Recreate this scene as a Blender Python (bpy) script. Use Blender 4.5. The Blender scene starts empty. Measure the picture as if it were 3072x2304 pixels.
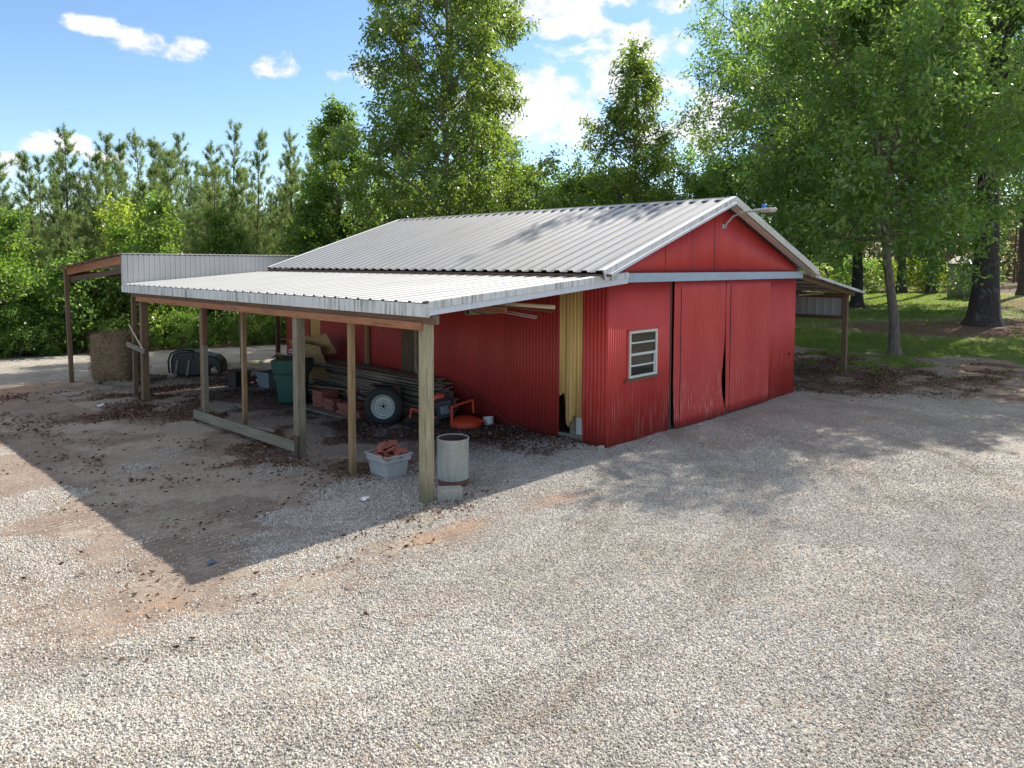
import bpy, math, random
import numpy as np
from mathutils import Vector, Matrix, Euler
R=math.radians
random.seed(7)
sc=bpy.context.scene
COL=sc.collection

# ------------------------------------------------------------------ nodes
class N:
    def __init__(s,name,world=False):
        if world:
            s.t=bpy.data.worlds.new(name); s.t.use_nodes=True
        else:
            s.t=bpy.data.materials.new(name); s.t.use_nodes=True
        s.nt=s.t.node_tree; s.nt.nodes.clear()
    def n(s,typ,**kw):
        x=s.nt.nodes.new(typ)
        for k,v in kw.items(): setattr(x,k,v)
        return x
    def set(s,sock,v):
        if hasattr(v,'is_linked') or isinstance(v,bpy.types.NodeSocket): s.nt.links.new(v,sock)
        elif v is not None:
            try: sock.default_value=v
            except Exception: sock.default_value=tuple(v)+(1,) if len(v)==3 else v
    def obj(s): return s.n('ShaderNodeTexCoord').outputs['Object']
    def pos(s): return s.n('ShaderNodeNewGeometry').outputs['Position']
    def mapv(s,v,scale=(1,1,1),loc=(0,0,0)):
        m=s.n('ShaderNodeMapping'); s.set(m.inputs[0],v); m.inputs['Scale'].default_value=scale; m.inputs['Location'].default_value=loc; return m.outputs[0]
    def noise(s,v,scale=5,detail=4,rough=.55,dist=0):
        x=s.n('ShaderNodeTexNoise'); s.set(x.inputs['Vector'],v); s.set(x.inputs['Scale'],scale); x.inputs['Detail'].default_value=detail; x.inputs['Roughness'].default_value=rough; x.inputs['Distortion'].default_value=dist
        return x.outputs['Fac']
    def vor(s,v,scale=5,feature='F1',out='Distance',rnd=1.):
        x=s.n('ShaderNodeTexVoronoi',feature=feature); s.set(x.inputs['Vector'],v); x.inputs['Scale'].default_value=scale; x.inputs['Randomness'].default_value=rnd
        return x.outputs[out]
    def wave(s,v,scale=5,dist=0,detail=2,dirn='X'):
        x=s.n('ShaderNodeTexWave',bands_direction=dirn); s.set(x.inputs['Vector'],v); x.inputs['Scale'].default_value=scale; x.inputs['Distortion'].default_value=dist; x.inputs['Detail'].default_value=detail
        return x.outputs['Fac']
    def ramp(s,f,stops):
        x=s.n('ShaderNodeValToRGB'); s.set(x.inputs[0],f); e=x.color_ramp.elements
        while len(e)<len(stops): e.new(.5)
        for i,(p,c) in enumerate(stops):
            e[i].position=p; e[i].color=(c,c,c,1) if isinstance(c,(int,float)) else tuple(c)+(1,)
        return x.outputs[0]
    def mix(s,f,a,b,blend='MIX'):
        x=s.n('ShaderNodeMix',data_type='RGBA',blend_type=blend); s.set(x.inputs[0],f)
        for k,v in ((6,a),(7,b)):
            if isinstance(v,tuple) and len(v)==3: v=v+(1,)
            s.set(x.inputs[k],v)
        return x.outputs[2]
    def math(s,op,a,b=None,c=None,clamp=False):
        x=s.n('ShaderNodeMath',operation=op,use_clamp=clamp); s.set(x.inputs[0],a)
        if b is not None: s.set(x.inputs[1],b)
        if c is not None: s.set(x.inputs[2],c)
        return x.outputs[0]
    def sstep(s,v,a,b):
        x=s.n('ShaderNodeMapRange',interpolation_type='SMOOTHSTEP'); s.set(x.inputs[0],v); x.inputs[1].default_value=a; x.inputs[2].default_value=b; return x.outputs[0]
    def sep(s,v):
        x=s.n('ShaderNodeSeparateXYZ'); s.set(x.inputs[0],v); return x.outputs
    def attr(s,name,out='Fac'):
        x=s.n('ShaderNodeAttribute',attribute_name=name); return x.outputs[out]
    def rnd(s): return s.n('ShaderNodeObjectInfo').outputs['Random']
    def bump(s,h,strength=.5,dist=.02):
        x=s.n('ShaderNodeBump'); s.set(x.inputs['Height'],h); x.inputs['Strength'].default_value=strength; x.inputs['Distance'].default_value=dist; return x.outputs[0]
    def pbr(s,col,rough=.7,metal=0,normal=None,spec=.5,trans=None):
        b=s.n('ShaderNodeBsdfPrincipled'); o=s.n('ShaderNodeOutputMaterial')
        s.set(b.inputs['Base Color'],tuple(col)+(1,) if isinstance(col,tuple) and len(col)==3 else col); s.set(b.inputs['Roughness'],rough); s.set(b.inputs['Metallic'],metal)
        b.inputs['Specular IOR Level'].default_value=spec
        if normal is not None: s.nt.links.new(normal,b.inputs['Normal'])
        sh=b.outputs[0]
        if trans is not None:
            t=s.n('ShaderNodeBsdfTranslucent'); s.set(t.inputs[0],trans[0]); m=s.n('ShaderNodeMixShader'); m.inputs[0].default_value=trans[1]
            s.nt.links.new(sh,m.inputs[1]); s.nt.links.new(t.outputs[0],m.inputs[2]); sh=m.outputs[0]
        s.nt.links.new(sh,o.inputs[0]); return s.t

def c3(r,g,b): return (r,g,b)
MT={}
def painted(name,base,dark,rough=.45,chips=None,scr=True,vert=True):
    m=N(name); v=m.pos()
    n1=m.noise(m.mapv(v,(1.2,1.2,.5)),1.3,5); col=m.mix(m.ramp(n1,[(.3,0.),(.75,1.)]),base+(1,),dark+(1,))
    st=m.noise(m.mapv(v,(26,26,.5)),1,3); col=m.mix(m.ramp(st,[(.55,0.),(.8,.28)]),col,tuple(x*.55 for x in base)+(1,))
    z=m.sep(v)[2]
    if chips:
        s2=m.noise(m.mapv(v,(55,55,1.7)),1,2,.5); low=m.math('SUBTRACT',1.0,m.sstep(z,.3,1.5)); patch=m.ramp(m.noise(v,.9,2),[(.40,0.),(.55,1.)])
        f=m.math('MULTIPLY',m.math('MULTIPLY',m.ramp(s2,[(.56,0.),(.63,1.)]),low),patch)
        col=m.mix(m.math('MULTIPLY',f,.5),col,chips+(1,))
        sp=m.noise(v,34,2); f2=m.math('MULTIPLY',m.ramp(sp,[(.74,0.),(.77,.55)]),m.ramp(m.noise(v,1.7,2),[(.5,0.),(.6,1.)]))
        col=m.mix(f2,col,chips+(1,))
    # splashed earth near the ground
    col=m.mix(m.math('MULTIPLY',m.math('SUBTRACT',1.0,m.sstep(z,.0,.3)),m.ramp(m.noise(v,6,4),[(.35,0.),(.75,.5)])),col,(.10,.055,.04,1))
    MT[name]=m.pbr(col,m.ramp(n1,[(.3,rough),(.8,rough+.2)]),0,m.bump(m.noise(v,9,5),.12,.02),.4)
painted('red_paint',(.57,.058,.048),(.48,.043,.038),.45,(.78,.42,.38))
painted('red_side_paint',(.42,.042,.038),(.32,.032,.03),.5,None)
painted('yellow_paint',(.70,.47,.18),(.60,.38,.14),.55,(.25,.13,.05))
def metalroof(name,a,b,streak,rough=.42,metal=.0,pan=.0,side=.0):
    m=N(name); v=m.pos()
    n1=m.noise(v,.7,5); col=m.mix(m.ramp(n1,[(.3,0.),(.7,1.)]),a+(1,),b+(1,))
    st=m.noise(m.mapv(v,(.6,14,.6)),1,4); col=m.mix(m.ramp(st,[(.5,0.),(.85,.45)]),col,streak+(1,))
    col=m.mix(m.ramp(m.noise(v,22,3),[(.62,0.),(.8,.3)]),col,streak+(1,))
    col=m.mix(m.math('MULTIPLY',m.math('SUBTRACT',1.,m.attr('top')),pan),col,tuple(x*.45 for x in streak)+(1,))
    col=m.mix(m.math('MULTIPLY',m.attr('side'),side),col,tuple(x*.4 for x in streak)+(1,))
    MT[name]=m.pbr(col,m.ramp(st,[(.3,rough),(.9,rough+.2)]),metal,m.bump(m.noise(v,3,3),.05,.02),.5)
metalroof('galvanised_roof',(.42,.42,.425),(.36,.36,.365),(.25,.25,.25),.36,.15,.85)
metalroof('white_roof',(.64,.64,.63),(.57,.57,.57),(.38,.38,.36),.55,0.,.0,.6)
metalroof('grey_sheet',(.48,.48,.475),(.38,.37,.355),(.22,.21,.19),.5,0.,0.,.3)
def trim(name,a,stain,amt=.6,sc_=(30,30,1.4)):
    m=N(name); v=m.pos()
    st=m.noise(m.mapv(v,sc_),.8,5,.7); big=m.noise(v,1.3,3)
    f=m.math('MULTIPLY',m.ramp(st,[(.47,0.),(.62,1.)]),m.ramp(big,[(.38,.08),(.6,1.)]))
    col=m.mix(m.math('MULTIPLY',f,amt),a+(1,),stain+(1,))
    MT[name]=m.pbr(col,.5,0,m.bump(m.noise(v,14,3),.06,.01),.4)
trim('white_trim',(.64,.64,.62),(.17,.17,.125),.95,(22,22,1.1))
trim('clean_trim',(.58,.61,.66),(.34,.35,.35),.35)
trim('blue_track',(.33,.43,.52),(.24,.27,.30),.45,(3,3,12))
trim('beige_trim',(.58,.54,.47),(.32,.28,.22),.5)
def wood(name,a,b,dark,gr=(9,9,.55),rough=.8,foot=None,axis=None):
    m=N(name); v=m.obj() if axis is None else m.pos()
    g=m.noise(m.mapv(v,gr),2.6,5,.65,.6); col=m.mix(m.ramp(g,[(.3,0.),(.7,1.)]),a+(1,),b+(1,))
    g2=m.noise(m.mapv(v,tuple(x*1.3 for x in gr)),3.1,5,.7,.8); col=m.mix(m.ramp(g2,[(.50,0.),(.68,.8)]),col,dark+(1,))
    k=m.vor(m.mapv(v,tuple((1.6 if x>2 else .9) for x in gr)),1.7); col=m.mix(m.ramp(k,[(.03,.75),(.09,0.)]),col,dark+(1,))
    w=m.noise(m.pos(),.9,3); col=m.mix(m.ramp(w,[(.35,0.),(.75,.5)]),col,tuple(x*.6 for x in b)+(1,))
    if foot:
        z=m.sep(m.pos())[2]; col=m.mix(m.math('MULTIPLY',m.math('SUBTRACT',1.0,m.sstep(z,.1,foot)),.55),col,(.10,.085,.05,1))
    MT[name]=m.pbr(col,rough,0,m.bump(g2,.3,.006),.25)
wood('treated_post',(.46,.41,.26),(.32,.27,.17),(.11,.08,.05),foot=.5)
wood('weathered_post',(.34,.29,.20),(.21,.18,.13),(.07,.055,.045),foot=.7)
wood('brown_post',(.27,.17,.10),(.19,.12,.075),(.07,.045,.03),foot=.5)
wood('tan_post',(.40,.27,.15),(.30,.19,.10),(.10,.06,.035),foot=.45)
wood('orange_beam',(.44,.20,.10),(.33,.14,.07),(.14,.06,.035),(9,.55,9))
wood('brown_beam',(.22,.12,.075),(.16,.09,.055),(.07,.04,.03),(9,.6,9))
wood('rafter_wood',(.24,.15,.09),(.17,.11,.07),(.08,.05,.03),(.6,9,9))
wood('grey_board',(.36,.285,.21),(.22,.17,.125),(.08,.065,.05),(9,.5,9))
wood('grey_rail',(.30,.27,.21),(.21,.185,.14),(.09,.075,.055),(9,.55,9))
wood('plywood',(.50,.33,.17),(.40,.25,.12),(.20,.11,.05),(2,.8,2))
wood('dark_board',(.16,.105,.075),(.11,.075,.055),(.045,.03,.025),(9,9,.5))
def plain(name,a,b=None,rough=.6,metal=0,scale=8,bs=.2,spec=.5,rndm=0.):
    m=N(name); v=m.obj(); b=b or tuple(x*.75 for x in a)
    n=m.noise(v,scale,5,.6); col=m.mix(m.ramp(n,[(.3,0.),(.7,1.)]),a+(1,),b+(1,))
    if rndm: col=m.mix(m.math('MULTIPLY',m.rnd(),rndm),col,tuple(x*.45 for x in a)+(1,))
    MT[name]=m.pbr(col,rough,metal,m.bump(n,bs,.01),spec)
plain('bin_green',(.022,.10,.075),(.018,.075,.06),.42,scale=5,bs=.05)
plain('bin_dark',(.012,.014,.03),(.02,.02,.03),.4)
plain('black_plastic',(.016,.016,.022),(.03,.03,.035),.35,bs=.05)
plain('grey_plastic',(.42,.43,.42),(.34,.35,.345),.5,scale=6,bs=.06)
plain('rubber',(.018,.018,.022),(.035,.033,.033),.75,scale=20)
plain('white_steel',(.62,.64,.58),(.52,.54,.48),.45,scale=9,bs=.05)
plain('dark_hole',(.012,.012,.012))
trim('galvanised_can',(.40,.40,.36),(.20,.19,.15),.8,(16,16,1.2))
plain('rust',(.16,.07,.035),(.10,.045,.03),.85,scale=18)
plain('rust_inside',(.11,.045,.035),(.07,.035,.03),.9,scale=14)
plain('terracotta',(.42,.13,.085),(.30,.10,.075),.85,scale=12,bs=.35,rndm=.5)
plain('pot_clay',(.46,.15,.09),(.36,.12,.08),.8,scale=10)
plain('orange_paint',(.72,.085,.02),(.55,.06,.02),.42,scale=7,bs=.08)
plain('engine_grey',(.06,.075,.09),(.03,.035,.05),.45,scale=8)
plain('concrete',(.40,.39,.34),(.28,.27,.23),.9,scale=14,bs=.4)
plain('stone_grey',(.22,.24,.26),(.15,.16,.18),.85,scale=9,bs=.3)
plain('hay',(.30,.20,.12),(.17,.11,.07),.95,scale=26,bs=1.)
plain('white_plastic',(.66,.66,.62),(.55,.55,.5),.5,scale=8)
plain('pvc',(.62,.52,.36),(.50,.42,.30),.5)
plain('steel_rod',(.40,.37,.33),(.28,.25,.22),.45,.5)
plain('beige_siding',(.66,.56,.42),(.58,.48,.36),.7)
plain('grey_siding',(.46,.42,.35),(.38,.35,.3),.7)
plain('blue_plastic',(.02,.22,.62),(.02,.18,.5),.4)
plain('dusty_blue',(.07,.12,.22),(.12,.14,.18),.7)
plain('lamp_grey',(.50,.50,.47),(.42,.42,.40),.5)
plain('cord_black',(.02,.018,.018))
plain('paper',(.8,.8,.8),(.7,.7,.72))
plain('pale_slat',(.30,.27,.22),(.22,.2,.17))
m=N('glass'); v=m.obj(); MT['glass']=m.pbr(m.mix(m.noise(v,6,3),(.006,.008,.010,1),(.016,.02,.02,1)),.05,0,m.bump(m.noise(v,3,2),.04,.02),.42)
m=N('lens'); MT['lens']=m.pbr((.55,.42,.28),.3)
def bark(name,a,b,c):
    m=N(name); v=m.obj(); g=m.noise(m.mapv(v,(7,7,1.6)),2.2,6,.65); col=m.mix(m.ramp(g,[(.35,0.),(.65,1.)]),a+(1,),b+(1,))
    l=m.noise(v,2.6,4); col=m.mix(m.ramp(l,[(.56,0.),(.68,.7)]),col,c+(1,))
    MT[name]=m.pbr(col,.9,0,m.bump(g,.8,.05),.2)
bark('oak_bark',(.085,.07,.065),(.035,.03,.032),(.15,.14,.125))
bark('grey_bark',(.26,.21,.17),(.12,.095,.08),(.34,.32,.27))
bark('pine_bark',(.16,.095,.065),(.07,.05,.042),(.20,.15,.12))
def leafmat(name,stops,tr,trf=.38,rough=.42,spec=.45):
    m=N(name); t=m.attr('tint'); col=m.ramp(t,stops)
    col=m.mix(m.math('MULTIPLY',m.rnd(),.35),col,tuple(stops[0][1])+(1,))
    trc=m.mix(.75,col,tr+(1,)); MT[name]=m.pbr(col,rough,0,None,spec,(trc,trf))
leafmat('oak_leaf',[(0,(.045,.105,.026)),(.5,(.11,.205,.045)),(.85,(.23,.32,.08)),(1,(.42,.45,.16))],(.38,.60,.09),.48,.30,.7)
leafmat('dark_oak_leaf',[(0,(.050,.11,.04)),(.6,(.10,.19,.055)),(1,(.19,.29,.09))],(.32,.54,.09),.46,.34,.6)
leafmat('olive_leaf',[(0,(.050,.105,.022)),(.5,(.11,.185,.035)),(.8,(.20,.26,.05)),(1,(.34,.26,.08))],(.36,.52,.06),.46,.36,.55)
leafmat('bright_leaf',[(0,(.05,.11,.016)),(.5,(.095,.19,.025)),(1,(.20,.28,.04))],(.30,.48,.05),.45)
leafmat('lime_leaf',[(0,(.14,.24,.025)),(.5,(.26,.36,.04)),(1,(.45,.50,.09))],(.5,.62,.08),.5)
leafmat('shrub_leaf',[(0,(.042,.10,.024)),(.5,(.095,.19,.038)),(.85,(.18,.28,.05)),(1,(.30,.34,.08))],(.32,.54,.07),.46)
leafmat('pine_needle',[(0,(.065,.12,.045)),(.5,(.145,.22,.075)),(1,(.28,.33,.12))],(.36,.50,.12),.42,.5,.35)
leafmat('wood_mass',[(0,(.035,.055,.018)),(.5,(.075,.105,.03)),(1,(.15,.17,.05))],(.18,.24,.05),.35)
leafmat('hazy_wood',[(0,(.12,.13,.07)),(.5,(.22,.22,.12)),(1,(.34,.32,.18))],(.4,.38,.18),.45)  # distance haze and sunlight are painted into these pale leaf colours
leafmat('litter_leaf',[(0,(.06,.034,.025)),(.5,(.15,.08,.055)),(.85,(.27,.165,.115)),(1,(.42,.31,.23))],(.2,.1,.05),.1,.7,.25)
leafmat('straw_blade',[(0,(.14,.09,.05)),(.5,(.34,.24,.14)),(1,(.56,.44,.28))],(.4,.3,.15),.1,.8,.2)
leafmat('grass_blade',[(0,(.07,.11,.026)),(.5,(.145,.215,.045)),(1,(.31,.33,.09))],(.36,.48,.07),.45,.5,.3)

# ------------------------------------------------------------------ mesh helpers
class MB:
    def __init__(s): s.v=[]; s.f=[]
    def box(s,c,size,rot=None):
        hx,hy,hz=[x/2 for x in size]; b=len(s.v)
        for dx,dy,dz in ((-1,-1,-1),(1,-1,-1),(1,1,-1),(-1,1,-1),(-1,-1,1),(1,-1,1),(1,1,1),(-1,1,1)):
            p=Vector((dx*hx,dy*hy,dz*hz))
            if rot is not None: p=rot@p
            s.v.append(tuple(p+Vector(c)))
        for q in ((0,3,2,1),(4,5,6,7),(0,1,5,4),(1,2,6,5),(2,3,7,6),(3,0,4,7)): s.f.append(tuple(b+i for i in q))
        return s
    def beam(s,a,b,w,h,up=(0,0,1)):
        a=Vector(a); b=Vector(b); d=(b-a); L=d.length; d.normalize(); u=Vector(up); r=d.cross(u).normalized(); u=r.cross(d)
        rot=Matrix((r,d,u)).transposed(); return s.box((a+b)/2,(w,L,h),rot)
    def tube(s,pts,rad,n=8,cap=True):
        pts=[Vector(p) for p in pts]
        if not isinstance(rad,(list,tuple)): rad=[rad]*len(pts)
        b0=len(s.v); ref=None
        for i,p in enumerate(pts):
            d=(pts[min(i+1,len(pts)-1)]-pts[max(i-1,0)]).normalized()
            if ref is None:
                ref=Vector((1,0,0)) if abs(d.x)<.8 else Vector((0,1,0))
            x=(ref-d*ref.dot(d)).normalized(); y=d.cross(x); ref=x
            for k in range(n):
                a=2*math.pi*k/n; s.v.append(tuple(p+(x*math.cos(a)+y*math.sin(a))*rad[i]))
        for i in range(len(pts)-1):
            for k in range(n):
                a=b0+i*n+k; b=b0+i*n+(k+1)%n; s.f.append((a,b,b+n,a+n))
        if cap:
            s.f.append(tuple(b0+k for k in reversed(range(n)))); s.f.append(tuple(b0+(len(pts)-1)*n+k for k in range(n)))
        return s
    def lathe(s,prof,n=32,c=(0,0,0),mat=None):
        b0=len(s.v)
        for r,z in prof:
            for k in range(n):
                a=2*math.pi*k/n; p=Vector((r*math.cos(a),r*math.sin(a),z))
                if mat is not None: p=mat@p
                s.v.append(tuple(p+Vector(c)))
        for i in range(len(prof)-1):
            for k in range(n):
                a=b0+i*n+k; b=b0+i*n+(k+1)%n; s.f.append((a,b,b+n,a+n))
        return s
    def disc(s,r,z,n=32,c=(0,0,0),mat=None):
        b0=len(s.v)
        for k in range(n):
            a=2*math.pi*k/n; p=Vector((r*math.cos(a),r*math.sin(a),z))
            if mat is not None: p=mat@p
            s.v.append(tuple(p+Vector(c)))
        s.f.append(tuple(b0+k for k in range(n))); return s
    def prism(s,outline,a,b):
        """outline: list of Vector, extruded from offset a to b (vectors)"""
        b0=len(s.v); n=len(outline)
        for o in (a,b):
            for p in outline: s.v.append(tuple(Vector(p)+Vector(o)))
        s.f.append(tuple(b0+i for i in range(n))); s.f.append(tuple(b0+n+i for i in reversed(range(n))))
        for i in range(n):
            j=(i+1)%n; s.f.append((b0+j,b0+i,b0+n+i,b0+n+j))
        return s
    def build(s,name,mat,parent=None,smooth=False,bevel=0,solid=0,subsurf=0):
        me=bpy.data.meshes.new(name); me.from_pydata(s.v,[],s.f); me.update()
        return mk(name,me,mat,parent,smooth,bevel,solid,subsurf)
def mk(name,me,mat,parent=None,smooth=False,bevel=0,solid=0,subsurf=0):
    o=bpy.data.objects.new(name,me); COL.objects.link(o)
    if mat: me.materials.append(MT[mat])
    if smooth:
        me.polygons.foreach_set('use_smooth',[True]*len(me.polygons))
        if smooth=='auto':
            md=o.modifiers.new('split','EDGE_SPLIT'); md.split_angle=R(38)
    if parent is not None: o.parent=parent
    if bevel:
        md=o.modifiers.new('bevel','BEVEL'); md.width=bevel; md.segments=2; md.limit_method='ANGLE'
    if solid:
        md=o.modifiers.new('solid','SOLIDIFY'); md.thickness=solid; md.offset=0
    if subsurf:
        md=o.modifiers.new('sub','SUBSURF'); md.levels=subsurf; md.render_levels=subsurf
    return o
def thing(name,label,cat,loc=(0,0,0),rz=0,group=None):
    o=bpy.data.objects.new(name,None); COL.objects.link(o); o.location=loc; o.rotation_euler=(0,0,rz); o.empty_display_size=.1
    return tag(o,label,cat,group)
def tag(o,label,cat,group=None,kind=None):
    if label: o['label']=label
    if cat: o['category']=cat
    if group: o['group']=group
    if kind: o['kind']=kind
    return o
def copy_thing(root,loc,rz,label=None,group=None,scale=None):
    r=root.copy(); COL.objects.link(r); r.location=loc; r.rotation_euler=(root.rotation_euler[0],root.rotation_euler[1],rz)
    if scale: r.scale=scale
    if label: r['label']=label
    if group: r['group']=group
    for ch in list(root.children):
        c=ch.copy(); COL.objects.link(c); c.parent=r
        for g in list(ch.children):
            d=g.copy(); COL.objects.link(d); d.parent=c
    return r
def sheet(name,mat,parent,o,u,v,n,width,vb,vt,pitch=.07,amp=.009,prof='sine',rows=1,warp=None,solid=.003,smooth=True):
    """corrugated sheet: o origin, u across, v along the ribs, n outward. vb,vt: numbers or functions of the across position"""
    o=Vector(o);u=Vector(u).normalized();v=Vector(v).normalized();n=Vector(n).normalized()
    us=[]
    if prof=='sine':
        k=max(2,int(round(width/(pitch/6)))); us=[(i*width/k,amp*math.sin(2*math.pi*i*width/k/pitch)) for i in range(k+1)]
    else:
        y=0.
        us=[(0,0)]
        t=pitch*.35
        while t+.07<width:
            rw=.078 if amp>.03 else (.030 if pitch<.15 else .038)
            for dx,h in ((-rw,0),(-rw*.68,amp),(rw*.68,amp),(rw,0)): us.append((t+dx,h))
            if prof=='rib2':
                for q in (.36,.64):
                    for dx,h in ((-.02,0),(0,amp*.22),(.02,0)): us.append((t+pitch*q+dx,h))
            t+=pitch
        us=[x for x in us if 0<=x[0]<width]; us.append((width,0)); smooth=False
    fb=vb if callable(vb) else (lambda x:vb); ft=vt if callable(vt) else (lambda x:vt)
    b=MB()
    for (x,h) in us:
        z0,z1=fb(x),ft(x)
        for r in range(rows+1):
            t=z0+(z1-z0)*r/rows; du,dn=(warp(x,t) if warp else (0,0))
            b.v.append(tuple(o+u*(x+du)+v*t+n*(h+dn)))
    q=rows+1
    for i in range(len(us)-1):
        for r in range(rows): a=i*q+r; b.f.append((a,a+q,a+q+1,a+1))
    o_=b.build(name,mat,parent,smooth,solid=solid)
    if prof!='sine':
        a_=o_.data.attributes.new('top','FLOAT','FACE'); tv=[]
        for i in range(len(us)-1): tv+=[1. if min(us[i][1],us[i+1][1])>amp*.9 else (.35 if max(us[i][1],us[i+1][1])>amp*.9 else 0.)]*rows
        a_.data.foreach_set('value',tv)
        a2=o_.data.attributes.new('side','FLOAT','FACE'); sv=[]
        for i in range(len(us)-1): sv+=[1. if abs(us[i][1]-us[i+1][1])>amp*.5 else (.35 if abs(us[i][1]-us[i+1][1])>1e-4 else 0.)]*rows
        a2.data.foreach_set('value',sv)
    return o_

# ------------------------------------------------------------------ terrain
def gz(x,y=0.0):
    x=np.asarray(x,float); t=np.where(x<55,.03*(np.sqrt((x-10)**2+1)+(x-10))/2,1.3503)
    return t
def smooth01(a,b,x):
    t=np.clip((x-a)/(b-a),0,1); return t*t*(3-2*t)
_P=np.random.RandomState(3).rand(64,64)
def vnoise(x,y,s):
    x=x*s; y=y*s; xi=np.floor(x).astype(int); yi=np.floor(y).astype(int); fx=x-xi; fy=y-yi; fx=fx*fx*(3-2*fx); fy=fy*fy*(3-2*fy)
    g=lambda i,j:_P[i%64,j%64]
    return (g(xi,yi)*(1-fx)+g(xi+1,yi)*fx)*(1-fy)+(g(xi,yi+1)*(1-fx)+g(xi+1,yi+1)*fx)*fy
def fbm(x,y,s,o=4):
    t=0;a=.5
    for i in range(o): t=t+a*vnoise(x+17.3*i,y-9.1*i,s*2**i); a*=.5
    return t/(1-.5**o)
def masks(x,y):
    n=fbm(x,y,.55); n2=fbm(x+40,y-13,1.3); n3=fbm(x-7,y+31,.22,3)
    box=lambda x0,x1,y0,y1,s: smooth01(x0-s,x0+s,x)*(1-smooth01(x1-s,x1+s,x))*smooth01(y0-s,y0+s,y)*(1-smooth01(y1-s,y1+s,y))
    bl=lambda cx,cy,rx,ry: np.exp(-(((x-cx)/rx)**2+((y-cy)/ry)**2))
    # bare earth: under and in front of the lean-to, behind it, and between yard and lawn
    e=box(-7.6,.3,1.3,15.2,1.0)+.95*box(-7.4,-4.9,-.2,3,.5)*smooth01(.36,.5,n2)+.9*box(-10.5,-5.0,-1.2,8,1.8)*smooth01(.46,.6,n)+.8*smooth01(7.6,10.5,x+.35*y-2.2*(n-.5))*(1-.0*x)
    e=e+.8*bl(-7.2,-.1,1.5,1.0)+.75*bl(-9.6,1.0,1.6,1.6)+.6*bl(-4.6,-1.2,.7,.35)+.6*bl(-2.9,-1.15,.8,.4)
    gr_in=.95*bl(-2.2,.35,1.5,.5)+.9*bl(-5.1,.4,.7,.5)+.75*bl(-6.4,.1,.6,.4)+.7*bl(-4.9,2.8,.5,.35)+.5*smooth01(.5,.65,n2)*box(-7.5,-4.4,-.5,14,1)
    e=np.clip(e-gr_in,0,1)
    drive=box(-60,9,15.6,21.6,.7)*smooth01(.0,1,1.0-.0*x)
    yl=21.5-.32*(x+4.6); drive=smooth01(15.0,16.4,y+.25*(n-.5)+.05*x)*(1-smooth01(yl-.6,yl+.3,y))*(1-smooth01(8,12,x))
    e=np.clip(e-drive,0,1)
    forest=smooth01(-.5,.8,y-yl)*(1-smooth01(12,16,x))
    forest=np.maximum(forest,smooth01(50,56,x)); forest=np.maximum(forest,smooth01(24,28,y)); forest=np.maximum(forest,smooth01(-40,-60,x)*0)
    g=smooth01(.50,.60,.5*n+.5*n2+.42*smooth01(16.2,18.6,x+.10*y)-.06*(1-smooth01(15,18,x))-.45*(1-smooth01(10.3,12.2,x+.2*np.minimum(y,0)+1.2*(n3-.5))))
    straw=np.clip(1.5*bl(25.2,1.6,2.6,4.2)+1.2*bl(29,-1,3,3)+1.1*bl(44,-2,9,6)+.9*bl(34.8,7.2,1.3,1.6),0,1)*smooth01(.3,.5,n+.2)
    g=g*(1-straw)*(1-forest); g=np.maximum(g,.8*box(-1.0,9,14.0,15.4,.5)*smooth01(.4,.55,n2))
    clay=np.clip(1.2*bl(-7.6,12.8,1.7,1.3)+.9*bl(-6.6,14.2,2.5,.6)+2.2*bl(15.4,-2.8,1.3,.6)+.8*bl(12.4,-.1,.7,.25)+.8*bl(-6,21.4,3,.3)+.5*bl(-2.6,-1.2,.6,.25)+.55*bl(6,-2.5,.6,.2)+.62*bl(-4.4,-.95,.95,.28)+.5*bl(-7.9,-.6,.8,.4)+.45*bl(-5.5,-2.4,1.0,.25)+.5*bl(1.5,-1.2,.5,.2)+.45*bl(3.6,-1.5,.8,.2),0,1)
    leaf=box(-4.6,.1,1.6,12.5,.8)*smooth01(.36,.6,n2)+1.3*box(-1.25,.1,.5,4.2,.35)+.85*box(-6.6,-4.0,2.2,9.5,.9)*smooth01(.46,.62,n)+.8*box(8.0,13.5,-1.6,4,1)*smooth01(.35,.6,n)+.45*box(-9,-4.5,8,14,1.2)*smooth01(.4,.65,n2)+.5*bl(-4.3,-.35,1.0,.3)
    g=g*(1-np.clip(clay*1.4,0,1))
    leaf=leaf+.75*smooth01(8.5,11,x)*(1-smooth01(16.5,19,x))*smooth01(-7,-4,y)*smooth01(.40,.56,n2)*(1-g)
    leaf=np.clip(leaf+.6*straw+.6*forest,0,1)
    grav=np.clip(1-e-g-forest-straw-.6*clay,0,1)
    sand=np.clip(e*(1-.75*smooth01(5,8,x))*smooth01(.40,.58,fbm(x+11,y-5,.6))+.5*bl(-9,0,3,2),0,1)
    return grav,e,leaf,g,clay,sand,straw,forest
def lines(dense0,dense1,step,far):
    a=list(np.arange(dense0,dense1+1e-6,step)); d=step
    x=dense1
    while x<far: d*=1.18; x+=d; a.append(x)
    x=dense0; d=step; pre=[]
    while x>-far: d*=1.18; x-=d; pre.append(x)
    return np.array(pre[::-1]+a)
xs=lines(-13,18,.11,500.); ys=lines(-10,17,.11,500.)
GX,GY=np.meshgrid(xs,ys,indexing='ij')
gm=masks(GX,GY)
near=np.exp(-((GX+2)/22)**2-((GY-3)/22)**2)
GZ=gz(GX)+near*(.05*(fbm(GX,GY,.35)-.5)+.035*(fbm(GX+9,GY,2.2)-.5))
GZ+=near*.05*gm[2]*(fbm(GX-3,GY+5,3.)-.3)
_d=np.hypot(GX+4.6,GY-3.2)+1.2*fbm(GX,GY,.2,2)
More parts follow.
